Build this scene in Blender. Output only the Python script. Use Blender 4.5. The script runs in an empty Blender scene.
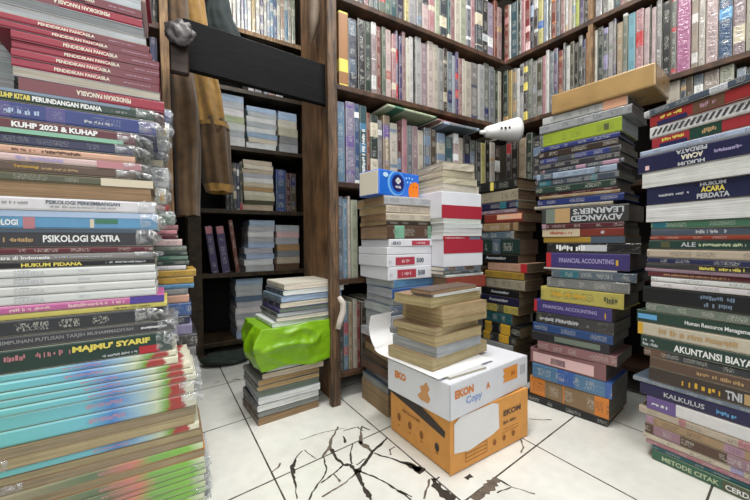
import bpy, bmesh, math, random
from mathutils import Vector, Matrix, noise
random.seed(7)
SC = bpy.context.scene
COL = SC.collection
PI = math.pi
R = math.radians
# ------------------------------------------------------------------ camera
CAMZ, FPX = 0.60, 340.0
_a, _p, _r = R(31.2), R(1.6), R(0.5)
F = Vector((math.sin(_a)*math.cos(_p), math.cos(_a)*math.cos(_p), -math.sin(_p)))
R0 = Vector((math.cos(_a), -math.sin(_a), 0))
U0 = R0.cross(F)
CR = R0*math.cos(_r) - U0*math.sin(_r)
CU = U0*math.cos(_r) + R0*math.sin(_r)
CAM = Vector((0, 0, CAMZ))
def ray(px, py):
    return (F + CR*((px-375)/FPX) + CU*((250-py)/FPX))
def ground(px, py, z=0.0):
    d = ray(px, py); t = (z-CAMZ)/d.z
    return CAM + d*t
def onplane(px, py, P, n):
    d = ray(px, py); t = (Vector(P)-CAM).dot(n)/d.dot(n)
    return CAM + d*t
def hdir(vpx):                       # horizontal unit direction whose vanishing point is at vpx
    d = ray(vpx, 241-(vpx-375)*math.tan(_r)); d.z = 0
    return d.normalized()
def proj(P):
    v = Vector(P)-CAM; z = v.dot(F)
    return (375+FPX*v.dot(CR)/z, 250-FPX*v.dot(CU)/z)
cd = bpy.data.cameras.new('camera'); cam = bpy.data.objects.new('camera', cd); COL.objects.link(cam)
cd.sensor_width = 36; cd.lens = FPX/750*36; cd.clip_start = 0.02
M = Matrix((CR, CU, -F)).transposed().to_4x4(); M.translation = CAM
cam.matrix_world = M
SC.camera = cam

# ------------------------------------------------------------------ colours
PAL = dict(
 crimson=(168,30,58), maroon=(104,38,50), red=(176,44,52), brick=(158,62,48), cream=(206,196,172), beige=(190,176,150),
 tan=(176,146,104), kraft=(160,132,98), white=(226,228,226), ivory=(222,216,198), grey=(140,142,142), charcoal=(62,64,68),
 black=(30,31,35), navy=(38,42,82), blue=(52,96,168), cobalt=(42,62,140), skyblue=(96,160,208), cyan=(92,190,214), teal=(44,104,116),
 green=(64,118,92), olive=(84,86,62), lime=(176,200,44), mint=(124,176,150), darkgreen=(36,66,56), yellow=(222,206,96), gold=(206,164,56),
 orange=(214,132,56), peach=(222,170,140), pink=(214,138,150), rose=(178,120,126), magenta=(206,100,168), purple=(104,84,140),
 violet=(84,70,150), lilac=(158,150,190), mauve=(166,132,150), brown=(98,74,58), darkbrown=(62,48,40), bluegrey=(108,126,146),
 slate=(74,88,102), greygreen=(112,124,112), palegreen=(186,200,164), palepink=(224,190,190), paleblue=(168,188,214), silver=(184,188,192))
NICE = dict(skyblue='sky blue', darkgreen='dark green', bluegrey='blue-grey', greygreen='grey-green', palegreen='pale green', palepink='pale pink', paleblue='pale blue', darkbrown='dark brown', kraft='kraft brown', navy='navy blue', cobalt='cobalt blue')
def lin(c):
    c = c/255.0
    return c/12.92 if c <= 0.04045 else ((c+0.055)/1.055)**2.4
def rgb(c, k=1.0):
    if isinstance(c, str): c = PAL[c]
    return (min(1, lin(c[0])*k), min(1, lin(c[1])*k), min(1, lin(c[2])*k), 1.0)
def nice(c): return NICE.get(c, c) if isinstance(c, str) else 'coloured'
def jit(c, s=10):
    if isinstance(c, str): c = PAL[c]
    k = random.uniform(-s, s)
    return tuple(max(4, min(250, v+k+random.uniform(-s/2, s/2))) for v in c)

# ------------------------------------------------------------------ materials
class NT:
    def __init__(s, name):
        s.m = bpy.data.materials.new(name); s.m.use_nodes = True; s.t = s.m.node_tree
        s.n = s.t.nodes; s.l = s.t.links; s.b = s.n['Principled BSDF']
    def add(s, typ, **kw):
        nd = s.n.new(typ)
        for k, v in kw.items():
            if k.startswith('i_'):
                key = k[2:]; key = int(key) if key.isdigit() else key.replace('_', ' ')
                nd.inputs[key].default_value = v
            else: setattr(nd, k, v)
        return nd
    def link(s, a, b): s.l.new(a, b)
    def math(s, op, a, b=None):
        nd = s.n.new('ShaderNodeMath'); nd.operation = op
        for i, v in enumerate((a, b)):
            if v is None: continue
            if isinstance(v, (int, float)): nd.inputs[i].default_value = v
            else: s.l.new(v, nd.inputs[i])
        return nd.outputs[0]
    def mix(s, fac, a, b, mode='MIX'):
        nd = s.n.new('ShaderNodeMix'); nd.data_type = 'RGBA'; nd.blend_type = mode
        for i, v in ((0, fac), (6, a), (7, b)):
            if isinstance(v, (int, float, tuple)): nd.inputs[i].default_value = v
            else: s.l.new(v, nd.inputs[i])
        return nd.outputs[2]
    def mapping(s, src, scale, loc=(0, 0, 0)):
        mp = s.n.new('ShaderNodeMapping'); mp.inputs['Scale'].default_value = scale; mp.inputs['Location'].default_value = loc
        s.l.new(src, mp.inputs['Vector']); return mp.outputs[0]
    def bump(s, h, strength, dist=0.002):
        b = s.n.new('ShaderNodeBump'); b.inputs['Strength'].default_value = strength; b.inputs['Distance'].default_value = dist
        s.l.new(h, b.inputs['Height']); s.l.new(b.outputs[0], s.b.inputs['Normal']); return b

def mat_cover(name, wrap):
    t = NT(name)
    oi = t.add('ShaderNodeObjectInfo'); tc = t.add('ShaderNodeTexCoord')
    at = t.add('ShaderNodeAttribute'); at.attribute_type = 'OBJECT'; at.attribute_name = 'accent'
    sep = t.add('ShaderNodeSeparateXYZ'); t.link(tc.outputs['Object'], sep.inputs[0])
    gen = t.add('ShaderNodeSeparateXYZ'); t.link(tc.outputs['Generated'], gen.inputs[0])
    off = t.math('MULTIPLY', oi.outputs['Random'], 37.0)
    # bands of the accent colour along the spine
    cx = t.math('ADD', t.math('MULTIPLY', sep.outputs[0], 14.0), off)
    n1 = t.add('ShaderNodeTexNoise', noise_dimensions='1D'); t.link(cx, n1.inputs['W']); n1.inputs['Scale'].default_value = 1.0; n1.inputs['Detail'].default_value = 0.0
    band = t.math('GREATER_THAN', n1.outputs[0], 0.60)
    # small illegible lettering in the middle of the spine
    mid = t.math('LESS_THAN', t.math('ABSOLUTE', t.math('SUBTRACT', gen.outputs[2], 0.5)), 0.26)
    cmb = t.add('ShaderNodeCombineXYZ'); t.link(t.math('MULTIPLY', sep.outputs[0], 520.0), cmb.inputs[0]); t.link(t.math('MULTIPLY', gen.outputs[2], 9.0), cmb.inputs[1]); t.link(off, cmb.inputs[2])
    n2 = t.add('ShaderNodeTexNoise'); t.link(cmb.outputs[0], n2.inputs['Vector']); n2.inputs['Scale'].default_value = 1.0; n2.inputs['Detail'].default_value = 1.0
    gl = t.math('GREATER_THAN', n2.outputs[0], 0.54)
    cx2 = t.math('ADD', t.math('MULTIPLY', sep.outputs[0], 22.0), t.math('MULTIPLY', off, 2.3))
    n3 = t.add('ShaderNodeTexNoise', noise_dimensions='1D'); t.link(cx2, n3.inputs['W']); n3.inputs['Scale'].default_value = 1.0; n3.inputs['Detail'].default_value = 0.0
    word = t.math('GREATER_THAN', n3.outputs[0], 0.5)
    front = t.math('LESS_THAN', gen.outputs[1], 0.04)
    marks = t.math('MULTIPLY', t.math('MULTIPLY', mid, gl), t.math('MULTIPLY', word, front))
    c = t.mix(t.math('MULTIPLY', band, at.outputs['Alpha']), oi.outputs['Color'], at.outputs['Color'])
    lum = t.add('ShaderNodeRGBToBW'); t.link(c, lum.inputs[0])
    ink = t.mix(t.math('GREATER_THAN', lum.outputs[0], 0.22), (0.55, 0.54, 0.48, 1), (0.03, 0.03, 0.04, 1))
    c = t.mix(t.math('MULTIPLY', marks, t.math('MULTIPLY', oi.outputs['Alpha'], 0.6)), c, ink)
    n4 = t.add('ShaderNodeTexNoise'); t.link(tc.outputs['Object'], n4.inputs['Vector']); n4.inputs['Scale'].default_value = 60; n4.inputs['Detail'].default_value = 4
    mr = t.add('ShaderNodeMapRange'); t.link(n4.outputs[0], mr.inputs[0]); mr.inputs[3].default_value = 0.86; mr.inputs[4].default_value = 1.1
    c = t.mix(1.0, c, mr.outputs[0], 'MULTIPLY')
    if wrap:
        n5 = t.add('ShaderNodeTexNoise'); t.link(tc.outputs['Object'], n5.inputs['Vector']); n5.inputs['Scale'].default_value = 45; n5.inputs['Detail'].default_value = 3; n5.inputs['Distortion'].default_value = 2.5
        w = t.math('MULTIPLY', t.math('GREATER_THAN', n5.outputs[0], 0.64), 0.14)
        c = t.mix(w, c, (0.75, 0.77, 0.78, 1))
        t.b.inputs['Coat Weight'].default_value = 0.8; t.b.inputs['Coat Roughness'].default_value = 0.12
        b = t.bump(n5.outputs[0], 0.5, 0.004); t.link(b.outputs[0], t.b.inputs['Coat Normal'])
        t.b.inputs['Roughness'].default_value = 0.35
    else:
        t.b.inputs['Roughness'].default_value = 0.42
    t.link(c, t.b.inputs['Base Color'])
    return t.m
def mat_pages():
    t = NT('paper_block'); oi = t.add('ShaderNodeObjectInfo'); tc = t.add('ShaderNodeTexCoord')
    v = t.mapping(tc.outputs['Object'], (6, 6, 620))
    n = t.add('ShaderNodeTexNoise'); t.link(v, n.inputs['Vector']); n.inputs['Scale'].default_value = 1; n.inputs['Detail'].default_value = 3
    mr = t.add('ShaderNodeMapRange'); t.link(n.outputs[0], mr.inputs[0]); mr.inputs[1].default_value = 0.3; mr.inputs[2].default_value = 0.7; mr.inputs[3].default_value = 0.58; mr.inputs[4].default_value = 1.14
    n2 = t.add('ShaderNodeTexNoise'); t.link(tc.outputs['Object'], n2.inputs['Vector']); n2.inputs['Scale'].default_value = 25; n2.inputs['Detail'].default_value = 4
    mr2 = t.add('ShaderNodeMapRange'); t.link(n2.outputs[0], mr2.inputs[0]); mr2.inputs[3].default_value = 0.75; mr2.inputs[4].default_value = 1.15
    c = t.mix(1.0, oi.outputs['Color'], mr.outputs[0], 'MULTIPLY'); c = t.mix(1.0, c, mr2.outputs[0], 'MULTIPLY')
    t.link(c, t.b.inputs['Base Color']); t.b.inputs['Roughness'].default_value = 0.85
    t.bump(n.outputs[0], 0.4, 0.001)
    return t.m
def mat_ramp(name, stops, rough=0.3, coat=0.5, fine=True):
    t = NT(name); tc = t.add('ShaderNodeTexCoord'); g = t.add('ShaderNodeSeparateXYZ'); t.link(tc.outputs['Generated'], g.inputs[0])
    n = t.add('ShaderNodeTexNoise'); t.link(t.mapping(tc.outputs['Object'], (18, 18, 60)), n.inputs['Vector']); n.inputs['Scale'].default_value = 1.5
    oi = t.add('ShaderNodeObjectInfo')
    x = t.math('ADD', g.outputs[0], t.math('MULTIPLY', t.math('SUBTRACT', n.outputs[0], 0.5), 0.10))
    x = t.math('ADD', x, t.math('MULTIPLY', t.math('SUBTRACT', oi.outputs['Random'], 0.5), 0.05))
    rp = t.add('ShaderNodeValToRGB'); t.link(x, rp.inputs[0]); e = rp.color_ramp.elements
    for i, (p, c) in enumerate(stops):
        el = e[i] if i < 2 else e.new(p)
        el.position = p; el.color = rgb(c)
    c = rp.outputs[0]
    if fine:
        cmb = t.add('ShaderNodeCombineXYZ'); sp = t.add('ShaderNodeSeparateXYZ'); t.link(tc.outputs['Object'], sp.inputs[0])
        t.link(t.math('MULTIPLY', sp.outputs[0], 600), cmb.inputs[0]); t.link(t.math('MULTIPLY', g.outputs[2], 6), cmb.inputs[1])
        n2 = t.add('ShaderNodeTexNoise'); t.link(cmb.outputs[0], n2.inputs['Vector']); n2.inputs['Scale'].default_value = 1
        midm = t.math('LESS_THAN', t.math('ABSOLUTE', t.math('SUBTRACT', g.outputs[2], 0.5)), 0.14)
        xm = t.math('MULTIPLY', t.math('GREATER_THAN', g.outputs[0], 0.42), t.math('LESS_THAN', g.outputs[0], 0.6))
        mk = t.math('MULTIPLY', t.math('MULTIPLY', midm, xm), t.math('GREATER_THAN', n2.outputs[0], 0.5))
        fr = t.math('LESS_THAN', g.outputs[1], 0.04)
        c = t.mix(t.math('MULTIPLY', mk, fr), c, rgb((190, 130, 140)))
    t.link(c, t.b.inputs['Base Color']); t.b.inputs['Roughness'].default_value = rough; t.b.inputs['Coat Weight'].default_value = coat
    return t.m
def mat_wood(name, c1, c2, rough=0.6, scale=(3, 3, 30), axis_noise=6.0):
    t = NT(name); tc = t.add('ShaderNodeTexCoord')
    v = t.mapping(tc.outputs['Object'], scale)
    n = t.add('ShaderNodeTexNoise'); t.link(v, n.inputs['Vector']); n.inputs['Scale'].default_value = axis_noise; n.inputs['Detail'].default_value = 6; n.inputs['Distortion'].default_value = 0.8
    n2 = t.add('ShaderNodeTexNoise'); t.link(tc.outputs['Object'], n2.inputs['Vector']); n2.inputs['Scale'].default_value = 9; n2.inputs['Detail'].default_value = 5
    mr = t.add('ShaderNodeMapRange'); t.link(n.outputs[0], mr.inputs[0]); mr.inputs[1].default_value = 0.35; mr.inputs[2].default_value = 0.68
    c = t.mix(mr.outputs[0], rgb(c1), rgb(c2))
    mr2 = t.add('ShaderNodeMapRange'); t.link(n2.outputs[0], mr2.inputs[0]); mr2.inputs[1].default_value = 0.3; mr2.inputs[2].default_value = 0.7; mr2.inputs[3].default_value = 0.45; mr2.inputs[4].default_value = 1.25
    c = t.mix(1.0, c, mr2.outputs[0], 'MULTIPLY')
    t.link(c, t.b.inputs['Base Color']); t.b.inputs['Roughness'].default_value = rough
    t.bump(n.outputs[0], 0.3, 0.002); return t.m
def mat_plain(name, c, rough=0.6, var=0.2, nscale=20, bump=0.0, coat=0, metal=0, sheen=0):
    t = NT(name); tc = t.add('ShaderNodeTexCoord')
    n = t.add('ShaderNodeTexNoise'); t.link(tc.outputs['Object'], n.inputs['Vector']); n.inputs['Scale'].default_value = nscale; n.inputs['Detail'].default_value = 5
    mr = t.add('ShaderNodeMapRange'); t.link(n.outputs[0], mr.inputs[0]); mr.inputs[1].default_value = 0.3; mr.inputs[2].default_value = 0.7; mr.inputs[3].default_value = 1-var; mr.inputs[4].default_value = 1+var
    t.link(t.mix(1.0, rgb(c), mr.outputs[0], 'MULTIPLY'), t.b.inputs['Base Color'])
    t.b.inputs['Roughness'].default_value = rough; t.b.inputs['Coat Weight'].default_value = coat; t.b.inputs['Metallic'].default_value = metal
    if sheen: t.b.inputs['Sheen Weight'].default_value = sheen
    if bump: t.bump(n.outputs[0], bump, 0.004)
    return t.m
def mat_plastic_film():
    t = NT('clear_plastic_film'); tc = t.add('ShaderNodeTexCoord')
    n = t.add('ShaderNodeTexNoise'); t.link(tc.outputs['Object'], n.inputs['Vector']); n.inputs['Scale'].default_value = 55; n.inputs['Detail'].default_value = 4; n.inputs['Distortion'].default_value = 1.5
    tr = t.add('ShaderNodeBsdfTransparent'); tr.inputs[0].default_value = (0.93, 0.94, 0.95, 1)
    gl = t.add('ShaderNodeBsdfGlossy'); gl.inputs['Roughness'].default_value = 0.12
    df = t.add('ShaderNodeBsdfDiffuse'); df.inputs[0].default_value = (0.75, 0.77, 0.78, 1)
    b = t.n.new('ShaderNodeBump'); b.inputs['Strength'].default_value = 0.9; b.inputs['Distance'].default_value = 0.006
    t.link(n.outputs[0], b.inputs['Height']); t.link(b.outputs[0], gl.inputs['Normal'])
    a = t.add('ShaderNodeAddShader'); m1 = t.add('ShaderNodeMixShader'); m1.inputs[0].default_value = 0.35
    t.link(gl.outputs[0], m1.inputs[2]); t.link(df.outputs[0], m1.inputs[1])
    m2 = t.add('ShaderNodeMixShader'); mr = t.add('ShaderNodeMapRange'); t.link(n.outputs[0], mr.inputs[0])
    mr.inputs[1].default_value = 0.42; mr.inputs[2].default_value = 0.72; mr.inputs[3].default_value = 0.08; mr.inputs[4].default_value = 0.65
    t.link(mr.outputs[0], m2.inputs[0]); t.link(tr.outputs[0], m2.inputs[1]); t.link(m1.outputs[0], m2.inputs[2])
    t.link(m2.outputs[0], t.n['Material Output'].inputs[0]); return t.m

MT = dict(
 cover=mat_cover('printed_cover', False), wrap=mat_cover('shrink_wrapped_cover', True), pages=mat_pages(),
 film=mat_plastic_film(),
 mag=mat_ramp('blue_green_magazine', [(0, (112,196,194)), (1, (216,214,190)), (0.4, (112,190,204)), (0.55, (70,128,196)), (0.68, (150,186,206)), (0.78, (196,206,176)), (0.84, (110,160,60)), (0.86, (160,52,48)), (0.93, (168,60,52)), (0.95, (226,222,196))]),
 maggreen=mat_ramp('green_pink_magazine', [(0, (150,140,112)), (1, (214,220,190)), (0.4, (96,116,84)), (0.6, (196,120,104)), (0.7, (120,168,84)), (0.9, (128,186,72))]),
 shelfwood=mat_wood('dark_shelf_wood', (58,40,28), (96,66,46), 0.55, (4, 4, 4)),
 panelwood=mat_wood('worn_brown_panel', (92,66,42), (150,112,74), 0.55, (14, 14, 1.2)),
 postwood=mat_wood('worn_edge_wood', (56,42,32), (128,98,70), 0.6, (20, 20, 1.5)),
 plankwood=mat_wood('bare_plank', (110,82,54), (168,136,98), 0.7, (20, 20, 2)),
 blackwood=mat_wood('black_stained_wood', (5,6,8), (13,14,17), 0.6, (2, 10, 10)),
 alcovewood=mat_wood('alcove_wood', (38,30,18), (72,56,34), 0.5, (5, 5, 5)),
 wall=mat_plain('dim_plaster', (92,84,74), 0.9, 0.15, 6),
 ceiling=mat_plain('ceiling_paint', (188,184,174), 0.9, 0.08, 4),
 white=mat_plain('white_plastic', (226,226,224), 0.35, 0.05, 10),
 dark=mat_plain('dark_void', (24,22,22), 0.8, 0.2, 10),
 paper=mat_plain('white_paper', (236,236,236), 0.6, 0.03, 10),
 card=mat_plain('orange_carton', (226,160,82), 0.7, 0.06, 30, 0.08),
 cardin=mat_plain('carton_inside', (176,132,84), 0.8, 0.1, 30),
 cartonwhite=mat_plain('white_carton', (222,224,230), 0.5, 0.03, 20),
 boxtan=mat_plain('taped_tan_carton', (160,130,84), 0.35, 0.18, 14, 0.15, 0.5),
 mustard=mat_plain('mustard_cloth', (142,108,50), 0.85, 0.22, 40, 0.3, sheen=0.2),
 browncloth=mat_plain('brown_cloth', (84,62,36), 0.85, 0.3, 30, 0.3, sheen=0.2),
 darkcloth=mat_plain('dark_cloth', (36,46,46), 0.85, 0.2, 30, 0.3),
 crackm=mat_plain('crack_dirt', (58,50,44), 0.95, 0.3, 80),
 crackl=mat_plain('crack_dirt_brown', (104,92,80), 0.95, 0.3, 80),
)
def bagmat():
    t = NT('lime_plastic_bag'); tc = t.add('ShaderNodeTexCoord')
    n = t.add('ShaderNodeTexNoise'); t.link(tc.outputs['Object'], n.inputs['Vector']); n.inputs['Scale'].default_value = 14; n.inputs['Detail'].default_value = 3; n.inputs['Distortion'].default_value = 1
    t.link(t.mix(n.outputs[0], rgb((98, 152, 4)), rgb((134, 178, 20))), t.b.inputs['Base Color'])
    t.b.inputs['Roughness'].default_value = 0.38; t.b.inputs['Subsurface Weight'].default_value = 0.0
    t.bump(n.outputs[0], 0.5, 0.01); return t.m
MT['bag'] = bagmat()
MT['blackwood'].node_tree.nodes['Principled BSDF'].inputs['Specular IOR Level'].default_value = 0.12
_flat = {}
def flat(c, rough=0.5, metal=0.0):
    k = (str(c), rough, metal)
    if k not in _flat:
        m = bpy.data.materials.new('ink_%s' % (c if isinstance(c, str) else '_'.join(str(int(v)) for v in c))); m.use_nodes = True
        b = m.node_tree.nodes['Principled BSDF']; b.inputs['Base Color'].default_value = rgb(c); b.inputs['Roughness'].default_value = rough; b.inputs['Metallic'].default_value = metal
        _flat[k] = m
    return _flat[k]

# ------------------------------------------------------------------ object helpers
def link(name, me, mat, parent=None):
    o = bpy.data.objects.new(name, me); COL.objects.link(o)
    if mat is not None:
        me.materials.clear(); me.materials.append(mat)
    if parent: o.parent = parent
    return o
def fin(bm, name, mat, parent=None, smooth=False):
    bmesh.ops.recalc_face_normals(bm, faces=bm.faces)
    me = bpy.data.meshes.new(name); bm.to_mesh(me); bm.free()
    if smooth:
        for p in me.polygons: p.use_smooth = True
    return link(name, me, mat, parent)
def empty(name, M4=None, loc=None):
    o = bpy.data.objects.new(name, None); COL.objects.link(o); o.empty_display_size = 0.03
    if M4 is not None: o.matrix_world = M4
    if loc is not None: o.location = loc
    return o
def tag(o, label=None, cat=None, group=None, kind=None):
    if label: o['label'] = label
    if cat: o['category'] = cat
    if group: o['group'] = group
    if kind: o['kind'] = kind
    return o
def box_bm(bm, lo, hi, bev=0.0, seg=1):
    vs = [bm.verts.new((x, y, z)) for x in (lo[0], hi[0]) for y in (lo[1], hi[1]) for z in (lo[2], hi[2])]
    fs = [(0,1,3,2),(4,6,7,5),(0,4,5,1),(2,3,7,6),(0,2,6,4),(1,5,7,3)]
    fl = [bm.faces.new([vs[i] for i in f]) for f in fs]
    if bev:
        es = list({e for f in fl for e in f.edges})
        bmesh.ops.bevel(bm, geom=es, offset=bev, segments=seg, affect='EDGES', profile=0.6)
def box(name, lo, hi, mat, parent=None, bev=0.0, seg=1):
    bm = bmesh.new(); box_bm(bm, lo, hi, bev, seg); return fin(bm, name, mat, parent)
def frame(o, ex, ey, ez=None):
    ex = Vector(ex).normalized(); ey = Vector(ey).normalized(); ez = Vector(ez) if ez else ex.cross(ey)
    m = Matrix((ex, ey, ez)).transposed().to_4x4(); m.translation = Vector(o); return m
def struct(name, lo, hi, mat, M4=None, bev=0.002):
    o = box(name, lo, hi, mat, None, bev)
    if M4 is not None: o.matrix_world = M4
    tag(o, kind='structure'); return o
_tcache = {}
def text_mesh(s, bold=0.0):
    k = (s, bold)
    if k not in _tcache:
        cu = bpy.data.curves.new('lettering', 'FONT'); cu.body = s; cu.size = 1; cu.offset = bold; cu.extrude = 0.0
        cu.resolution_u = 2
        o = bpy.data.objects.new('lettering_tmp', cu); COL.objects.link(o)
        bpy.context.view_layer.update()
        dg = bpy.context.evaluated_depsgraph_get()
        me = bpy.data.meshes.new_from_object(o.evaluated_get(dg)); me.name = 'lettering'
        COL.objects.unlink(o); bpy.data.objects.remove(o)
        xs = [v.co.x for v in me.vertices]; ys = [v.co.y for v in me.vertices]
        me['bb'] = [min(xs), max(xs), min(ys), max(ys)]
        _tcache[k] = me
    return _tcache[k]
def put_text(s, parent, M4, w, h, color, name='lettering', bold=0.02, fit=True):
    """text whose lower left corner is at the frame's origin, x along the text, y up; fills w x h"""
    if s.startswith('~'):            # small type too blurred to read: a run of little uneven marks
        rnd = random.Random(len(s)*31+int(w*1e5)); bm = bmesh.new(); x = 0
        while x < w:
            cw = h*rnd.uniform(.18, .5)
            if rnd.random() < .16: x += cw*1.2; continue
            z0 = h*rnd.choice((0, 0, .1, .3)); z1 = h*rnd.choice((.7, .75, 1, .9))
            vs = [bm.verts.new(p) for p in ((x, z0, 0), (min(w, x+cw*.75), z0, 0), (min(w, x+cw*.75), z1, 0), (x, z1, 0))]
            bm.faces.new(vs); x += cw
        me = bpy.data.meshes.new('lettering'); bm.to_mesh(me); bm.free()
        o = link(name, me, flat(color), parent); o.matrix_local = M4
        return o
    me0 = text_mesh(s, bold); bb = me0['bb']
    me = me0.copy()
    sx = w/(bb[1]-bb[0]); sy = h/(bb[3]-bb[2])
    if not fit: sx = min(sx, sy*1.1)
    for v in me.vertices: v.co = ((v.co.x-bb[0])*sx, (v.co.y-bb[2])*sy, 0)
    o = link(name, me, flat(color), parent); o.matrix_local = M4
    return o

# ------------------------------------------------------------------ the book
_bm_cache = {}
def book_meshes(L, D, T, hard, warp=0.0, rag=0.0):
    t = min(0.0028 if hard else 0.0008, T*0.16); inset = 0.004 if hard else 0.0006
    bm = bmesh.new()
    n = 6 if (warp or rag) else 2
    rr = min(T*0.30, 0.004)
    prof = [(D/2, 0), (-D/2+rr, 0), (-D/2+rr*0.3, rr*0.3), (-D/2, rr), (-D/2, T-rr), (-D/2+rr*0.3, T-rr*0.3), (-D/2+rr, T), (D/2, T), (D/2, T-t), (-D/2+rr+t, T-t), (-D/2+t, T-rr-t*.5), (-D/2+t, rr+t*.5), (-D/2+rr+t, t), (D/2, t)]
    rings = []
    for i in range(n+1):
        x = -L/2+L*i/n
        w = warp*(1-(2*x/L)**2)
        rings.append([bm.verts.new((x, y, z+w)) for y, z in prof])
    m = len(prof)
    for i in range(n):
        for j in range(m):
            bm.faces.new((rings[i][j], rings[i][(j+1) % m], rings[i+1][(j+1) % m], rings[i+1][j]))
    for rg, fl in ((rings[0], 0), (rings[-1], 1)):
        for a in range(6):
            q = [rg[a], rg[a+1], rg[12-a], rg[13-a]]
            bm.faces.new(q)
        bm.faces.new([rg[6], rg[7], rg[8], rg[9]]) if False else None
    bmesh.ops.recalc_face_normals(bm, faces=bm.faces)
    cv = bpy.data.meshes.new('cover'); bm.to_mesh(cv); bm.free()
    bm = bmesh.new()
    x0, x1, y0, y1 = -L/2+inset, L/2-inset, -D/2+t+0.0004, D/2-inset
    yn = 5
    def edge(y, x):
        return rag*noise.noise(Vector((x*60, y*60, L*99)))
    zs = [t, T*0.35, T*0.65, T-t]
    grid = []
    pts = []
    for i in range(n+1): pts.append((x0+(x1-x0)*i/n, y0))
    for i in range(1, yn): pts.append((x1, y0+(y1-y0)*i/yn))
    for i in range(n+1): pts.append((x1-(x1-x0)*i/n, y1))
    for i in range(1, yn): pts.append((x0, y1-(y1-y0)*i/yn))
    rings = []
    for z in zs:
        rg = []
        for (x, y) in pts:
            rx = ry = 0
            if rag:
                rx = edge(z*50, y)*(1 if x > 0 else -1); ry = edge(x, z*50)
            rg.append(bm.verts.new((x+rx*0.5, y+(ry*0.5 if y > 0 else 0), z+warp*(1-(2*x/L)**2))))
        rings.append(rg)
    k = len(pts)
    for a in range(len(zs)-1):
        for j in range(k):
            bm.faces.new((rings[a][j], rings[a][(j+1) % k], rings[a+1][(j+1) % k], rings[a+1][j]))
    bm.faces.new(rings[0][::-1]); bm.faces.new(rings[-1])
    bmesh.ops.recalc_face_normals(bm, faces=bm.faces)
    pg = bpy.data.meshes.new('page_block'); bm.to_mesh(pg); bm.free()
    return cv, pg
def sleeve(root, L, D, T, over):
    """loose clear film round a book, sticking out at its +x (over>0) or -x end"""
    bm = bmesh.new(); s = 1 if over > 0 else -1; o = abs(over)
    g = 0.0012; n = 9
    rings = []
    seedv = random.random()*50
    for i in range(n+1):
        f = i/n
        x = s*(L/2-0.03 + (0.03+o)*f)
        k = max(0, (f*(0.03+o)-0.03)/o) if f*(0.03+o) > 0.03 else 0
        hh = T/2*(1-0.75*k)
        rg = []
        for (yy, zz) in ((-1, -1), (-1, 0), (-1, 1), (-.5, 1), (0, 1), (.5, 1), (1, 1), (1, 0), (1, -1), (.5, -1), (0, -1), (-.5, -1)):
            nz = noise.noise_vector(Vector((x*70, yy*2, zz*2+seedv)))*(0.004*k)
            rg.append(bm.verts.new((x+nz.x*0.8, yy*(D/2+g)*(1-0.03*k)+nz.y, T/2+zz*(hh+g*0.15)+nz.z*0.7)))
        rings.append(rg)
    for i in range(n):
        for j in range(12):
            bm.faces.new((rings[i][j], rings[i][(j+1) % 12], rings[i+1][(j+1) % 12], rings[i+1][j]))
    return fin(bm, 'plastic_sleeve', MT['film'], root, True)

def book(M4, L, D, T, cover, label, group=None, page='ivory', accent=None, aa=0.0, hard=False, wrap=False, mat=None, titles=(), film=0.0, name='paperback_book', cat='book', marks=1.0, warp=0.0, rag=0.0, patches=(), jitter=6, tone=0.93):
    if name == 'paperback_book' and hard: name = 'hardcover_book'
    elif name == 'paperback_book' and (wrap or film): name = 'wrapped_book'
    root = empty(name, M4)
    tag(root, label, cat, group)
    cv, pg = book_meshes(L, D, T, hard, warp, rag)
    c = link('cover', cv, mat or (MT['wrap'] if wrap else MT['cover']), root)
    jc = jit(cover, jitter); gy = .3*jc[0]+.59*jc[1]+.11*jc[2]
    jc = tuple((v*.88+gy*.12)*tone for v in jc); col = rgb(jc); c.color = (col[0], col[1], col[2], marks)
    ac = rgb(accent if accent else 'cream'); c['accent'] = [ac[0], ac[1], ac[2], aa]
    p = link('page_block', pg, MT['pages'], root); p.color = rgb(jit(page, 6))
    for (a, b, z0, z1, pc) in patches:      # printed panels on the spine: from a to b along it
        box('spine_panel', (-L/2+L*a, -D/2-0.0005, T*z0), (-L/2+L*b, -D/2+0.0012, T*z1), flat(pc, 0.35), c)
    for tt in titles:
        s, a, b, z0, hz, tc = tt[:6]; flip = len(tt) > 6 and tt[6]
        w = L*(b-a); h = T*hz
        if not flip: m = frame((-L/2+L*a, -D/2-0.0009, T*z0), (1, 0, 0), (0, 0, 1))
        else: m = frame((-L/2+L*b, -D/2-0.0009, T*(z0+hz)), (-1, 0, 0), (0, 0, -1))
        put_text(s, c, m, w, h, tc, 'title', tt[7] if len(tt) > 7 else 0.02)
    if film: sleeve(root, L, D, T, film)
    return root

ONES = ['zeroth', 'first', 'second', 'third', 'fourth', 'fifth', 'sixth', 'seventh', 'eighth', 'ninth', 'tenth', 'eleventh', 'twelfth', 'thirteenth', 'fourteenth', 'fifteenth', 'sixteenth', 'seventeenth', 'eighteenth', 'nineteenth']
TENS = {2: ('twentieth', 'twenty'), 3: ('thirtieth', 'thirty'), 4: ('fortieth', 'forty'), 5: ('fiftieth', 'fifty'), 6: ('sixtieth', 'sixty'), 7: ('seventieth', 'seventy')}
def ordw(n):
    if n < 20: return ONES[n]
    t, o = divmod(n, 10)
    return TENS[t][0] if o == 0 else TENS[t][1]+'-'+ONES[o]

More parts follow.
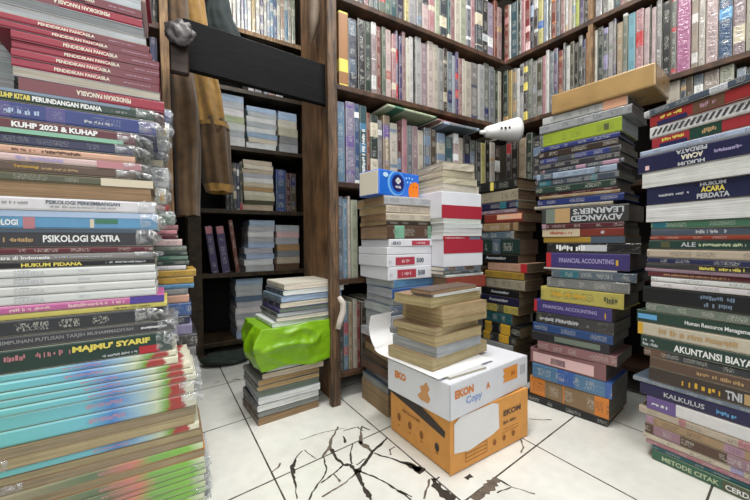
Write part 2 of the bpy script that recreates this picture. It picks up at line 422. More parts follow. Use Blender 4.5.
Z = Vector((0, 0, 1))
def stack(anchor, e1, layers, where, group, dims=(0.23, 0.16), face='s', zfloor=0.0, zlast=None, defaults=None, top_count=True):
    """layers: (corner px, top py, colour, options). The corner is the visible upright edge of the pile."""
    anchor = Vector((anchor[0], anchor[1], 0)); e1 = e1.normalized()
    nrm = Vector((-e1.y, e1.x, 0))
    if nrm.dot(anchor) < 0: nrm = -nrm          # away from the viewer
    tops = []
    for l in layers: tops.append(onplane(l[0], l[1], anchor, nrm))
    out = []
    for i, l in enumerate(layers):
        op = dict(defaults or {}); op.update(l[3] if len(l) > 3 else {})
        ztop = tops[i].z; zbot = tops[i+1].z if i+1 < len(layers) else (zfloor if zlast is None else zlast)
        if op.get('zb') is not None: zbot = op['zb']
        T = max(0.0025, ztop-zbot-0.0002)
        a, b = op.pop('dims', dims); fc = op.pop('face', face); yaw = op.pop('yaw', random.uniform(-1.2, 1.2)); op.pop('zb', None)
        push = op.pop('push', 0.0)
        d1 = Matrix.Rotation(R(yaw), 3, 'Z') @ e1; d2 = Matrix.Rotation(R(yaw), 3, 'Z') @ nrm
        c = Vector((tops[i].x, tops[i].y, 0)) + nrm*push
        ctr = c + d1*a/2 + d2*b/2; ctr.z = zbot+0.0001
        if fc == 's': ey, L, D = d2, a, b
        elif fc == 'b': ey, L, D = -d2, a, b
        elif fc == 'l': ey, L, D = d1, b, a
        else: ey, L, D = -d1, b, a
        ex = ey.cross(Z)
        M4 = frame(ctr, ex, ey, Z)
        desc = op.pop('desc', None) or (nice(l[2])+' book')
        lab = op.pop('label', None) or '%s, %s down in %s' % (desc, ordw(i+1), where)
        if i == 0 and 'label' not in (l[3] if len(l) > 3 else {}): lab = '%s, topmost of %s' % (desc, where)
        def fr(px):
            if px <= 1.0 and not isinstance(px, int): return px
            q = onplane(px, (l[1]+layers[i+1][1])/2 if i+1 < len(layers) else l[1]+4, c, d2)
            return max(0.0, min(1.0, (q-ctr).dot(ex)/L+0.5))
        if op.get('titles'):
            tl = []
            for tt in op['titles']:
                a_, b_ = fr(tt[1]), fr(tt[2])
                if b_-a_ > 0.01: tl.append((tt[0], a_, b_)+tuple(tt[3:]))
            op['titles'] = tl
        if op.get('patches'): op['patches'] = [(fr(p_[0]), fr(p_[1]))+tuple(p_[2:]) for p_ in op['patches']]
        maker = op.pop('maker', None)
        if maker: out.append(maker(M4, L, D, T, lab, op)); continue
        out.append(book(M4, L, D, T, l[2], lab, group, **op))
    return out

# ================================================================== SETTING
X = Vector((1, 0, 0)); Y = Vector((0, 1, 0))
post = ground(338, 402); YB = post.y                     # front plane of the back bookcase
PB = Vector((post.x, YB, 0))
corner = onplane(505, 128, PB, Y); XC = corner.x
uR = hdir(130); nR = Vector((uR.y, -uR.x, 0))             # right bookcase runs along uR, nR points into it
PR = Vector((XC, YB, 0))
zS1 = onplane(340, 84, PB, Y).z; zS2 = zS1+0.325; zS0 = onplane(345, 182, PB, Y).z; zSm = onplane(345, 279, PB, Y).z; zSb = onplane(345, 372, PB, Y).z; zS3 = zS2+0.33
# floor tiles, fitted to the joints
import itertools
pts = [((228.7, 382.8), 0, 0), ((245.2, 420.4), 0, 1), ((273.9, 479.5), 0, 2), ((376, 430), 1, 2), ((464, 500.5), 1, 3), ((538.6, 447.2), 2, 3), ((708, 483), 3, 3.95)]
def lsq(rows, rhs):
    n = len(rows[0]); A = [[sum(r[i]*r[j] for r in rows) for j in range(n)]+[sum(r[i]*b for r, b in zip(rows, rhs))] for i in range(n)]
    for i in range(n):
        p = A[i][i]
        A[i] = [v/p for v in A[i]]
        for j in range(n):
            if j != i: A[j] = [a-A[j][i]*b for a, b in zip(A[j], A[i])]
    return [A[i][n] for i in range(n)]
gw = [ground(*p) for p, i, j in pts[:6]]
ci = lsq([(g.x, g.y, 1) for g in gw], [p[1] for p in pts[:6]])
cj = lsq([(g.x, g.y, 1) for g in gw], [p[2] for p in pts[:6]])
print('TILE fit', ci, cj, [(round(ci[0]*g.x+ci[1]*g.y+ci[2], 2), round(cj[0]*g.x+cj[1]*g.y+cj[2], 2)) for g in gw])
def mat_floor():
    t = NT('glazed_white_tiles'); geo = t.add('ShaderNodeNewGeometry'); sp = t.add('ShaderNodeSeparateXYZ'); t.link(geo.outputs['Position'], sp.inputs[0])
    ds = []; cells = []
    for c in (ci, cj):
        v = t.math('ADD', t.math('ADD', t.math('MULTIPLY', sp.outputs[0], c[0]), t.math('MULTIPLY', sp.outputs[1], c[1])), c[2]+20.0)
        fr = t.math('FRACT', v); cells.append(t.math('FLOOR', v))
        ds.append(t.math('MINIMUM', fr, t.math('SUBTRACT', 1.0, fr)))
    d = t.math('MINIMUM', ds[0], ds[1])
    n = t.add('ShaderNodeTexNoise'); t.link(geo.outputs['Position'], n.inputs['Vector']); n.inputs['Scale'].default_value = 30; n.inputs['Detail'].default_value = 5
    thr = t.math('ADD', 0.0035, t.math('MULTIPLY', n.outputs[0], 0.006))
    g = t.math('LESS_THAN', d, thr)
    mr = t.add('ShaderNodeMapRange'); t.link(n.outputs[0], mr.inputs[0]); mr.inputs[3].default_value = 0.86; mr.inputs[4].default_value = 1.08
    n2 = t.add('ShaderNodeTexNoise'); t.link(geo.outputs['Position'], n2.inputs['Vector']); n2.inputs['Scale'].default_value = 3.5; n2.inputs['Detail'].default_value = 6
    mr2 = t.add('ShaderNodeMapRange'); t.link(n2.outputs[0], mr2.inputs[0]); mr2.inputs[1].default_value = 0.35; mr2.inputs[2].default_value = 0.7; mr2.inputs[3].default_value = 1.0; mr2.inputs[4].default_value = 0.84
    c = t.mix(1.0, rgb((236, 236, 228)), mr.outputs[0], 'MULTIPLY'); c = t.mix(1.0, c, mr2.outputs[0], 'MULTIPLY')
    c = t.mix(g, c, rgb((74, 66, 60)))
    t.link(c, t.b.inputs['Base Color'])
    r = t.math('ADD', t.math('MULTIPLY', g, 0.6), 0.16); t.link(r, t.b.inputs['Roughness'])
    h = t.math('SUBTRACT', 1.0, g); t.bump(h, 0.4, 0.003)
    return t.m
struct('floor', (-1.6, -1.0, -0.03), (2.6, 2.9, 0), mat_floor(), bev=0)
struct('wall_back', (-1.6, 2.9, -0.03), (2.6, 2.95, 2.6), MT['wall'])
struct('wall_left', (-1.65, -1.0, -0.03), (-1.6, 2.95, 2.6), MT['wall'])
struct('wall_right', (2.6, -1.0, -0.03), (2.65, 2.95, 2.6), MT['wall'])
struct('ceiling', (-1.65, -1.0, 2.6), (2.65, 2.95, 2.65), MT['ceiling'])

# ---- cracks in the tiles: slivers lying in the floor, traced on the ground plane
def crack(ptsw, mat, seedv):
    bm = bmesh.new(); rnd = random.Random(seedv)
    P = [(ground(x, y), w) for x, y, w in ptsw]
    fine = []
    for (a, wa), (b, wb) in zip(P, P[1:]):
        n = max(2, int((b-a).length/0.008))
        for k in range(n):
            f = k/n; q = a.lerp(b, f); j = noise.noise_vector(q*55)*0.0035
            fine.append((Vector((q.x+j.x, q.y+j.y, 0)), (wa+(wb-wa)*f)*rnd.uniform(0.55, 1.4)))
    fine.append((P[-1][0], P[-1][1]))
    prev = None
    for i, (q, w) in enumerate(fine):
        t = (fine[min(i+1, len(fine)-1)][0]-fine[max(i-1, 0)][0]); t.z = 0; t.normalize(); s = Vector((-t.y, t.x, 0))*w*0.5
        v = (bm.verts.new((q.x+s.x, q.y+s.y, 0.0005)), bm.verts.new((q.x-s.x, q.y-s.y, 0.0005)))
        if prev: bm.faces.new((prev[0], prev[1], v[1], v[0]))
        prev = v
    o = fin(bm, 'floor_crack', mat); tag(o, kind='structure')
CW = 0.0092
cr = [
 [(338,427,.8),(331,440,1.2),(330,448,2),(322,457,.7)], [(331,449,2),(337,459,1.2),(343,465,2),(351,465,1.5),(357,472,2.5)],
 [(357,472,2.5),(364,465,1.4),(373,452,1.6),(381,444,1.2),(387,438,1)], [(358,441,1.6),(366,447,3),(373,452,2.2)],
 [(353,444,.8),(351,455,.8),(352,464,.9)], [(357,472,2.2),(361,482,1.2),(369,496,2),(371,500,1)], [(357,472,1),(346,482,.6),(332,491,.8),(322,497,.8)],
 [(324,458,.8),(327,470,.9),(321,480,.8),(312,493,.8),(309,500,.8)], [(343,465,.8),(332,475,.7),(321,483,.7)], [(333,474,.7),(338,479,.8),(340,482,1)],
 [(359,471,1),(375,477,.7),(390,486,.8),(402,493,.9),(411,500,.8)], [(374,453,.8),(393,459,.9),(404,464,1),(415,468,3.2),(421,470,3)], [(362,426,.8),(361,436,1.6),(360,444,2)],
 [(362,427,1),(370,430,.6)], [(343,436,.6),(345,443,1.3)], [(391,455,.8),(390,450,.9),(395,447,.8)], [(302,451,.5),(296,459,.7),(292,468,3),(293,474,2)],
 [(292,474,.9),(294,480,1),(296,489,.6),(297,499,.5)], [(281,463,.9),(278,468,1),(272,472,.6)], [(304,450,.4),(316,459,.4)], [(400,462,1),(412,465,2),(420,471,3.5),(424,468,2)],
 [(430,479,1),(427,489,.8),(424,499,.8)], [(433,478,2),(437,488,4),(444,494,5),(455,500,4)], [(400,491,.7),(412,497,.6)], [(498,478,2.5),(489,487,5),(480,494,3),(474,500,3)],
 [(500,480,1),(511,487,.5),(503,490,.5),(497,493,.5)], [(472,476,2.2),(466,479,2.2)], [(521,439,.7),(523,447,.8),(521,453,.6)], [(440,477,1),(433,480,1)],
 [(529,419,.5),(543,420,.6),(552,420,.7)], [(511,487,.4),(525,491,.4),(535,494,.8)], [(214,384,.5),(219,381,.9)], [(229,382,.9),(236,379,1.2),(240,380,1)], [(300,440,.3),(320,433,.4),(345,428,.3)],
 [(344,431,.5),(358,427,.6),(363,431,.6)], [(356,465,.6),(363,460,.5),(369,458,.5)],
]
for k, c in enumerate(cr): crack([(x, y, w*CW*0.62) for x, y, w in c], MT['crackm'] if k % 3 else MT['crackl'], k)

# ================================================================== BACK BOOKCASE (X direction)
def bookcase(name, label, M4, width, depth, shelves, zt, mat, uprights, th=0.02, back=True, lead=None, shelf_over=0.0):
    root = empty(name, M4); tag(root, label, 'bookcase')
    for z in shelves:
        o = box('shelf_board', (0 if not lead else lead, 0, z-th), (width, depth, z), mat, root, 0.0015)
    for (x, w, m) in uprights:
        box('side_panel', (x, -0.002, 0), (x+w, depth+0.001, zt), m or mat, root, 0.002)
    if back: box('back_panel', (0, depth, 0), (width, depth+0.008, zt), MT['dark'], root)
    return root
WBB = XC-PB.x
panel_w = 0.018
bookcase('bookcase', 'dark brown wooden bookcase of upright books between the worn post and the room corner', frame((PB.x, YB, 0), X, Y), WBB, 0.30,
         [zSb, zSm, zS0, zS1, zS2, zS3], 2.2, MT['shelfwood'], [(-panel_w, panel_w, MT['panelwood'])])
# worn front edge of the post and its dark sleeve
pst = box('bookcase_post', (-0.036, -0.03, 0), (0.0, -0.003, 2.2), MT['postwood'], None, 0.003); pst.matrix_world = frame((PB.x-0.001, YB, 0), X, Y)
tag(pst, 'worn dark post edging the back bookcase, beside the green bag pile', 'post')

def row(P, er, nrm, zb, yref, entries, where, group, frm, D=0.17, setback=0.012, hdef=(0.235, 0.262), start=1, wrapp=0.4):
    out = []
    for k, e in enumerate(entries):
        x0, x1, c = e[0], e[1], e[2]; op = dict(e[3]) if len(e) > 3 else {}
        A = onplane(x0, op.pop('yr', yref), P, nrm); B = onplane(x1, yref, P, nrm)
        s0 = (A-P).dot(er); s1 = (B-P).dot(er)
        T = max(0.004, s1-s0-0.0006); L = op.pop('h', None) or random.uniform(*hdef); dd = op.pop('D', D)*random.uniform(0.94, 1.0)
        sb = setback+random.uniform(0, 0.008)+op.pop('back', 0)
        tilt = op.pop('tilt', 0)
        o3 = P + er*(s1-0.0003) + nrm*(sb+dd/2); o3 = Vector((o3.x, o3.y, zb+L/2+0.0003))
        ex, ey = Z.copy(), nrm.copy()
        if tilt: # lean about the lower corner
            q = Matrix.Rotation(R(tilt), 3, nrm); ex = q @ Z
            piv = Vector((o3.x, o3.y, zb)) - er*(T if tilt > 0 else 0)*0
            o3 = piv + ex*(L/2) + Z*(abs(math.sin(R(tilt)))*T+0.0003)
        M4 = frame(o3, ex, ey)
        cc = PAL[c] if isinstance(c, str) else c
        gl_ = .3*cc[0]+.59*cc[1]+.11*cc[2]; dk = op.pop('tone', 0.86)
        cv_ = tuple((v*.72+gl_*.28)*dk+k3 for v, k3 in zip(cc, (4, 2, 0)))
        if 'wrap' not in op: op['wrap'] = random.random() < wrapp
        if 'aa' not in op: op['aa'] = random.choice((0, 0, 0.7, 1)); 
        if 'accent' not in op: op['accent'] = random.choice(('cream', 'white', 'charcoal', 'red', 'navy', 'bluegrey', 'tan'))
        desc = op.pop('desc', None) or '%s spined book' % nice(c)
        lab = op.pop('label', None) or '%s, %s from %s on %s' % (desc, ordw(start+k), frm, where)
        out.append(book(M4, L, dd, T, cv_, lab, group, **op))
    return out
PBf = Vector((PB.x, YB, 0))
r1 = [(341,350.5,'orange',dict(accent='yellow',aa=1,h=.275,marks=0)),(351,359.5,'navy',dict(accent='slate',aa=1)),(360,367,'black',dict()),(367.5,373.5,'darkgreen',dict(accent='charcoal')),(374,379,'mauve'),(379.2,383.6,'brick'),
 (384,388.2,'greygreen'),(388.5,394,'palepink',dict(accent='brick')),(394.2,398.6,'pink',dict(accent='cream',aa=1)),(398.8,401,'lilac'),(401.2,404.6,'violet'),(404.8,408,'rose'),(408.3,412,'ivory'),(412.2,416.2,'white'),(416.4,418,'charcoal'),
 (418.2,424,'silver'),(424.3,430,'mauve',dict(accent='cream')),(430.3,436,'palepink'),(436.2,441,'cream'),(441.2,446,'grey'),(446.2,450,'darkbrown'),(450.2,455,'bluegrey'),(455.2,458,'paleblue'),(458.2,461,'violet'),(461.2,465,'rose'),
 (465.2,468,'ivory'),(468.2,474,'cream',dict(accent='grey')),(474.2,481,'grey',dict(h=.27)),(481.2,487,'silver'),(487.2,492,'greygreen'),(492.2,497,'bluegrey'),(497.2,500.5,'darkgreen'),(500.7,504,'cream')]
row(PBf, X, Y, zS1, 90, r1, 'the upper back shelf', 'upright books on the upper back shelf', 'the worn post', hdef=(0.262, 0.292))
r2 = [(355.5,361,'cream'),(361.5,366,'navy'),(366.5,371,'rose'),(371.5,376,'grey'),(376.5,381,'teal'),(381.2,387.6,'greygreen'),(388,393,'green'),(393.2,399.4,'teal',dict(accent='darkgreen')),(399.7,406.5,'navy'),(406.7,411,'yellow',dict(aa=0)),(411.2,419,'silver'),(419.3,425,'grey'),(425.3,431.6,'palepink'),
 (432,438,'pink',dict(accent='cream')),(438.2,442.8,'palegreen'),(443,450,'slate'),(450.2,453,'teal'),(453.2,457.8,'rose'),(458,463,'ivory'),(463.2,469.6,'palegreen',dict(accent='grey')),(469.8,474,'bluegrey'),(474.2,478.3,'pink'),(478.5,485,'slate'),(485.2,490.8,'charcoal',dict(accent='silver')),(491,496.5,'lilac'),(496.8,500,'brick'),(500.2,504,'rose')]
row(PBf, X, Y, zS2, 35, r2, 'the topmost back shelf', 'upright books on the top back shelf', 'the worn post', hdef=(0.26, 0.29))
r0 = [(338,347,'skyblue',dict(wrap=True,accent='bluegrey',aa=1,h=.30,desc='wrapped sky blue book')),(347.6,356.2,'lilac',dict(wrap=True,h=.305,accent='purple',aa=1)),(356.5,361.5,'blue',dict(h=.305)),
 (361.8,368.5,'teal',dict(h=.302,accent='skyblue',aa=.4,marks=0,titles=[('~~',.12,.72,.25,.5,'white',True)],label='teal book with large white lettering up its spine beside the blue pair')),(368.7,372,'brick',dict(h=.28)),
 (372.5,380,'darkgreen',dict(accent='cream',aa=1,h=.275)),(380.5,385,'grey',dict(h=.262)),(385.5,392,'tan',dict(h=.285,accent='purple',aa=1,titles=[('~~',.3,.7,.3,.4,'cream',True)])),(392.5,399.6,'ivory',dict(h=.26)),
 (399.8,404,'maroon'),(404.2,409,'pink',dict(h=.285,aa=0)),(409.3,414,'bluegrey'),(414.3,420,'mauve'),(420.3,426,'cream',dict(accent='charcoal')),(426.3,433,'bluegrey'),(433.3,439,'brown'),(439.3,447,'cream'),(447.6,456,'teal',dict(aa=0,h=.25)),
 (456.3,461,'palepink'),(461.3,466,'cream'),(466.3,473,'black'),(473.3,478,'greygreen'),(478.2,483,'charcoal'),(483.3,488,'yellow',dict(accent='olive')),(488.2,492.6,'black'),(492.8,497.4,'ivory'),(497.7,503.5,'darkbrown')]
row(PBf, X, Y, zS0, 130, r0, 'the middle back shelf', 'upright books on the middle back shelf', 'the worn post', hdef=(0.25, 0.275))
rm = [(338,345,'bluegrey',dict(wrap=True)),(345.3,349.5,'skyblue',dict(wrap=True)),(349.8,352.6,'ivory'),(352.8,359.5,'palegreen',dict(accent='white'))]
row(PBf, X, Y, zSm, 230, rm, 'the lower back shelf', 'upright books on the lower back shelf', 'the worn post', hdef=(0.295, 0.315))
rb = [(341.3,345,'slate'),(345.3,350,'skyblue',dict(h=.26,wrap=True)),(350.5,354.5,'tan',dict(aa=0)),(355,359,'cream',dict(aa=0)),(359.2,362.5,'red',dict(aa=0)),(363,368,'brown'),(368.5,374,'charcoal'),(374.5,381,'cream')]
row(PBf, X, Y, zSb, 330, rb, 'the bottom back shelf', 'upright books on the bottom back shelf', 'the worn post', hdef=(0.25, 0.275))

# magazines laid flat on the middle row
def flatbook(px, py, zb, L, D, T, yawdeg, c, label, P=None, n=None, **kw):
    if P is None: p = ground(px, py, zb)
    else: p = onplane(px, py, P, n)
    ex = Matrix.Rotation(R(yawdeg), 3, 'Z') @ X; ey = Matrix.Rotation(R(yawdeg), 3, 'Z') @ Y
    return book(frame((p.x, p.y, zb), ex, ey, Z), L, D, T, c, label, **kw)
PBm = Vector((PB.x, YB-0.002, 0))
flatbook(400, 105, zS0+0.309, 0.26, 0.18, 0.010, 2, 'palegreen', 'thin pale green magazine lying flat under the upper back shelf', P=PBm+Y*0.08, n=Y, accent='green', aa=1)
flatbook(448, 122, zS0+0.289, 0.22, 0.18, 0.012, -3, 'bluegrey', 'blue-grey magazine lying flat on the middle row beside the cone lamp', P=PBm+Y*0.07, n=Y, accent='paleblue', aa=1)
flatbook(440, 118, zS0+0.3015, 0.20, 0.17, 0.008, 3, 'rose', 'thin rose magazine on top of the blue-grey magazine under the upper shelf', P=PBm+Y*0.08, n=Y)
flatbook(492, 135, zS0+0.282, 0.11, 0.17, 0.010, 0, 'charcoal', 'dark magazine lying flat behind the white cone lamp', P=PBm+Y*0.09, n=Y)

# ================================================================== RIGHT BOOKCASE
er = -uR
PR = PR+er*0.003
WRB = 1.55
rc = bookcase('bookcase', 'brown wooden bookcase of upright books along the side wall behind the piles', frame(PR+nR*0.001, er, nR), WRB, 0.26, [zSb, zSm, zS0, zS1, zS2, zS3], 2.2, MT['shelfwood'], [])
dv = onplane(590, 60, PR, nR); sdv = (dv-PR).dot(er)
box('divider', (sdv-0.009, -0.001, zS1), (sdv+0.009, 0.2, zS2-0.02), MT['plankwood'], rc, 0.001)
box('divider', (sdv-0.009, -0.001, zS2), (sdv+0.009, 0.2, zS3-0.02), MT['plankwood'], rc, 0.001)
PRf = PR+nR*0.002
q1 = [(501.5,506,'darkgreen'),(506.2,510,'gold',dict(aa=0)),(510.2,514,'grey'),(514.2,517.4,'white',dict(aa=0)),(517.6,521.4,'silver',dict(accent='charcoal',aa=1)),(521.6,525.6,'charcoal',dict(accent='yellow',aa=1)),(525.8,530.2,'greygreen'),(530.4,535,'grey'),(535.2,540,'olive',dict(accent='grey')),(540.2,544,'pink',dict(aa=0)),
 (544.2,547.2,'white',dict(accent='navy')),(547.4,551.6,'bluegrey',dict(accent='white')),(551.8,556,'purple',dict(accent='slate')),(556.2,560.8,'brick'),(561,563.4,'grey'),(563.6,567.6,'white',dict(aa=0)),(567.8,572,'olive'),(572.2,576,'black'),(576.2,580,'darkgreen',dict(accent='grey')),(580.2,584,'charcoal'),(584.2,587.6,'orange',dict(aa=0))]
q1b = [(592.6,595.4,'ivory',dict(aa=0)),(595.6,601,'darkgreen',dict(accent='navy')),(601.2,606,'slate',dict(accent='lilac')),(606.2,611,'silver',dict(accent='greygreen',aa=1)),(611.2,614.6,'grey'),(615,620.8,'tan'),(621,626,'greygreen'),(626.2,633.6,'cyan',dict(aa=0)),(633.8,641.8,'pink',dict(accent='red',aa=1)),(642,647.6,'palepink',dict(aa=0)),
 (647.8,649,'darkbrown'),(649.2,654,'palepink'),(654.2,660,'grey',dict(accent='tan')),(660.3,669,'black',dict(aa=0)),(669.3,674.8,'greygreen'),(675,689,'magenta',dict(aa=0,wrap=True,h=.27,marks=0,desc='magenta plastic-covered wide book')),(689.3,696.4,'beige'),(696.7,703.6,'ivory',dict(aa=0)),(704,716.6,'palepink',dict(aa=0,accent='mauve',wrap=True)),
 (717,731,'blue',dict(accent='skyblue',aa=1,wrap=True)),(731.3,744,'mauve',dict(wrap=True)),(744.3,757,'cream',dict(aa=0))]
row(PRf, er, nR, zS1, 85, q1, 'the upper side-wall shelf', 'upright books on the right bookcase', 'the room corner', hdef=(0.262, 0.292), D=.16)
row(PRf, er, nR, zS1, 60, q1b, 'the upper side-wall shelf', 'upright books on the right bookcase', 'the upright divider', hdef=(0.268, 0.294), D=.16)
q2 = [(502,506.4,'brick',dict(accent='rose')),(506.6,508.4,'white',dict(aa=0)),(508.6,515.4,'teal',dict(aa=0)),(515.6,519,'charcoal'),(519.2,523,'pink'),(523.2,528,'red',dict(accent='palepink',aa=1)),(528.2,531.6,'navy',dict(accent='paleblue')),(531.8,536,'charcoal'),(536.2,541,'yellow',dict(accent='blue',aa=1)),(541.2,545.6,'paleblue'),(545.8,549,'greygreen'),
 (549.2,554,'brick',dict(accent='orange',aa=1)),(554.2,558,'bluegrey'),(558.2,562.8,'rose'),(563,566,'white'),(566.2,570,'cream'),(570.2,573.6,'palegreen'),(573.8,577.4,'lime',dict(aa=0)),(577.6,582,'purple'),(582.2,587.4,'darkbrown')]
q2b = [(593.4,600,'silver',dict(wrap=True)),(600.3,606,'grey',dict(wrap=True)),(606.3,612,'white'),(612.3,618,'teal'),(618.3,624,'rose'),(624.3,631,'cream')]
row(PRf, er, nR, zS2, 40, q2, 'the topmost side-wall shelf', 'upright books on the right bookcase top', 'the room corner', hdef=(0.27, 0.3), D=.16)
row(PRf, er, nR, zS2, 10, q2b, 'the topmost side-wall shelf', 'upright books on the right bookcase top', 'the upright divider', hdef=(0.27, 0.3), D=.16)
q0 = [(504,509,'charcoal'),(509.3,516,'darkbrown'),(517,524,'tan',dict(aa=0)),(524.5,530.5,'darkgreen'),(531,538.6,'charcoal'),(539,546,'greygreen')]
row(PRf, er, nR, zS0, 150, q0, 'the middle side-wall shelf', 'upright books low on the right bookcase', 'the room corner', hdef=(0.26, 0.30), D=.16)
def hz(x, y): return min(zS1-.0225-zS0, onplane(x, y, PRf+nR*.016, nR).z-zS0)
q0b = [(665,678.6,'cream',dict(aa=0,h=hz(672,78),D=.1)),(679,685,'slate',dict(h=hz(682,72))),(685.3,691.8,'brown',dict(h=hz(688,70))),(692.2,702,'bluegrey',dict(h=hz(697,71))),(702.5,718,'beige',dict(h=hz(710,62),wrap=True)),(718.5,733,'palegreen',dict(h=hz(725,54),wrap=True,desc='bulky pale green wrapped book')),(735,745,'paleblue',dict(h=hz(740,68))),(745.5,760,'slate',dict(h=hz(752,66)))]
row(PRf, er, nR, zS0, 90, q0b, 'the middle side-wall shelf', 'wrapped books behind the law book pile', 'the tan carton', D=.16)

# cone lamp clipped in the corner
def cone_lamp():
    base = onplane(487, 132, PBm - Y*0.05, Y); tip = onplane(517, 130, PBm-Y*0.11, Y)
    ax = (tip-base).normalized()
    root = empty('clip_lamp', frame(base, ax, Z.cross(ax)))
    tag(root, 'white cone-shaped clip lamp jutting out under the shelf in the room corner', 'lamp')
    def lathe(prof, name, m):
        bm = bmesh.new(); n = 28; rg = []
        for x, r in prof: rg.append([bm.verts.new((x, r*math.cos(2*PI*k/n), r*math.sin(2*PI*k/n))) for k in range(n)])
        for a in range(len(rg)-1):
            for k in range(n): bm.faces.new((rg[a][k], rg[a][(k+1) % n], rg[a+1][(k+1) % n], rg[a+1][k]))
        return fin(bm, name, m, root, True)
    Lh = (tip-base).length
    lathe([(-.01, 0.001), (-.01, 0.020), (Lh*0.02, 0.026), (Lh*0.2, 0.032), (Lh*0.9, 0.054), (Lh, 0.057), (Lh*1.0, 0.054), (Lh*0.85, 0.048), (Lh*0.3, 0.026), (Lh*0.28, 0.001)], 'lamp_shade', MT['white'])
    lathe([(-0.035, 0.001), (-0.035, 0.008), (-0.02, 0.01), (0, 0.01), (0, .001)], 'neck', MT['white'])
    lathe([(Lh*0.3, 0.001), (Lh*0.3, 0.012), (Lh*0.5, 0.022), (Lh*0.65, 0.018), (Lh*0.72, 0.001)], 'bulb', MT['paper'])
    bm = bmesh.new(); pr = None
    for k in range(3): box_bm(bm, (Lh*(0.3+0.13*k), -0.045, -0.004), (Lh*(0.36+0.13*k), -0.0425+0.006*0, 0.006))
    fin(bm, 'vent_slot', MT['dark'], root)
    return root
cone_lamp()

# ================================================================== PILES
VR = 917
dirX = X
# A: pile in front of the right bookcase
aA = ground(608, 428)
SA = 'the pile under the tan carton'
W5 = dict(desc='')
LA = [
 (628,95,'white',dict(desc='white magazine with peach band',aa=0,patches=((603,627,0,1,'peach'),),dims=(.25,.18),wrap=True)),
 (632,103,'silver',dict(desc='thick grey plastic-covered magazine',dims=(.27,.18),wrap=True)),
 (622,115,'lime',dict(desc='lime green book',dims=(.235,.17),aa=0,accent='palegreen',marks=.6,page='grey',patches=((604,609,.3,.7,'olive'),))),
 (620,131,'cobalt',dict(dims=(.24,.17),hard=True)),(618,137,'darkbrown',dict()),(621,144,'cobalt',dict(accent='charcoal',aa=1)),(620,151,'charcoal',dict()),(624,157,'slate',dict(accent='mauve',aa=1)),
 (617,163,'paleblue',dict(accent='slate',aa=1)),(619,170,'slate',dict(accent='teal',aa=1)),(616,178,'darkgreen',dict()),(617,186,'maroon',dict()),(620,188.5,'tan',dict(aa=0)),(624,192,'cobalt',dict(aa=0,hard=True,dims=(.26,.18))),(613,200.5,'cream',dict()),
 (629,203,'charcoal',dict(desc='fat dark inverted ADVANCED LEARNER\'S dictionary',aa=0,marks=0,dims=(.255,.19),titles=[('LEARNER\'S',573,624,.52,.36,'silver',True,.03),('ADVANCED',571,623,.1,.36,'silver',True,.03)],patches=((546,555,.04,.96,'greygreen'),(555,570,.04,.96,'tan')))),
 (624,221,'maroon',dict(accent='mauve',aa=1)),(624,227,'brick',dict(desc='brick red book with cream end',marks=0,patches=((.0,.5,.02,.98,'beige'),),titles=[('~',.1,.42,.3,.4,'brick'),('~',.75,.8,.3,.4,'silver')])),
 (625,236,'gold',dict(desc='yellow and dark book',marks=0,patches=((.62,1,.02,.98,'slate'),))),
 (641,243,'black',dict(desc='black book with white upside-down lettering',marks=0,wrap=True,dims=(.27,.18),titles=[('~',.1,.45,.2,.6,'white',True,.05)],patches=((.42,.68,.2,.8,'silver'),))),
 (630,254,'violet',dict(desc='violet FINANCIAL ACCOUNTING textbook',marks=0,dims=(.245,.19),titles=[('FINANCIAL ACCOUNTING',559,614,.36,.3,'lilac',False,.03),('~',616,621,.25,.5,'gold')],patches=((0.0,551,.02,.98,'red'),))),
 (617,271,'white',dict(aa=0,dims=(.22,.15),marks=0)),(637,274,'bluegrey',dict(wrap=True,accent='teal',aa=1)),(630,283,'grey',dict(desc='grey plastic-wrapped book',wrap=True)),
 (624,294,'yellow',dict(desc='bright pale yellow book',aa=0,hard=True,marks=1,dims=(.25,.18),titles=[('~',551,585,.4,.3,'gold'),('~~',604,618,.3,.4,'olive')])),
 (612,309,'violet',dict(desc='violet FINANCIAL ACCOUNTING textbook',marks=0,dims=(.245,.19),titles=[('FINANCIAL ACCOUNTING',543,597,.4,.28,'lilac',False,.03),('~',600,606,.2,.6,'gold')],patches=((0.0,537,.02,.98,'red'),))),
 (614,323.5,'charcoal',dict(desc='charcoal book titled Principles',marks=0,titles=[('~~~',540,580,.3,.35,'silver')],patches=((.03,.09,.2,.8,'olive'),),wrap=True)),
 (613,336,'blue',dict(aa=0,accent='skyblue',dims=(.25,.17))),(609,345,'charcoal',dict(desc='charcoal book with grey centre panel',marks=0,patches=((.33,.9,.25,.8,'greygreen'),))),
 (617,357,'rose',dict(desc='old rose hardcover book',wrap=True,aa=0)),(606,365,'rose',dict(desc='thick rose pink book with pale panel',hard=True,marks=0,patches=((.04,.86,.12,.75,'palepink'),(.3,.5,.2,.6,'mauve')))),
 (612,384,'skyblue',dict(desc='bright blue plastic-wrapped book',wrap=True,accent='blue',aa=1,dims=(.25,.17))),
 (609,399.5,'tan',dict(desc='thick orange-brown book',accent='orange',aa=1,marks=1,dims=(.255,.18))),(607,420,'black',dict(desc='black book on the floor',aa=0,dims=(.27,.19)))]
stack(aA, hdir(92), LA, SA, 'books in the pile under the tan carton', (.243, .172), defaults=dict(page=(98, 94, 86), tone=.8))
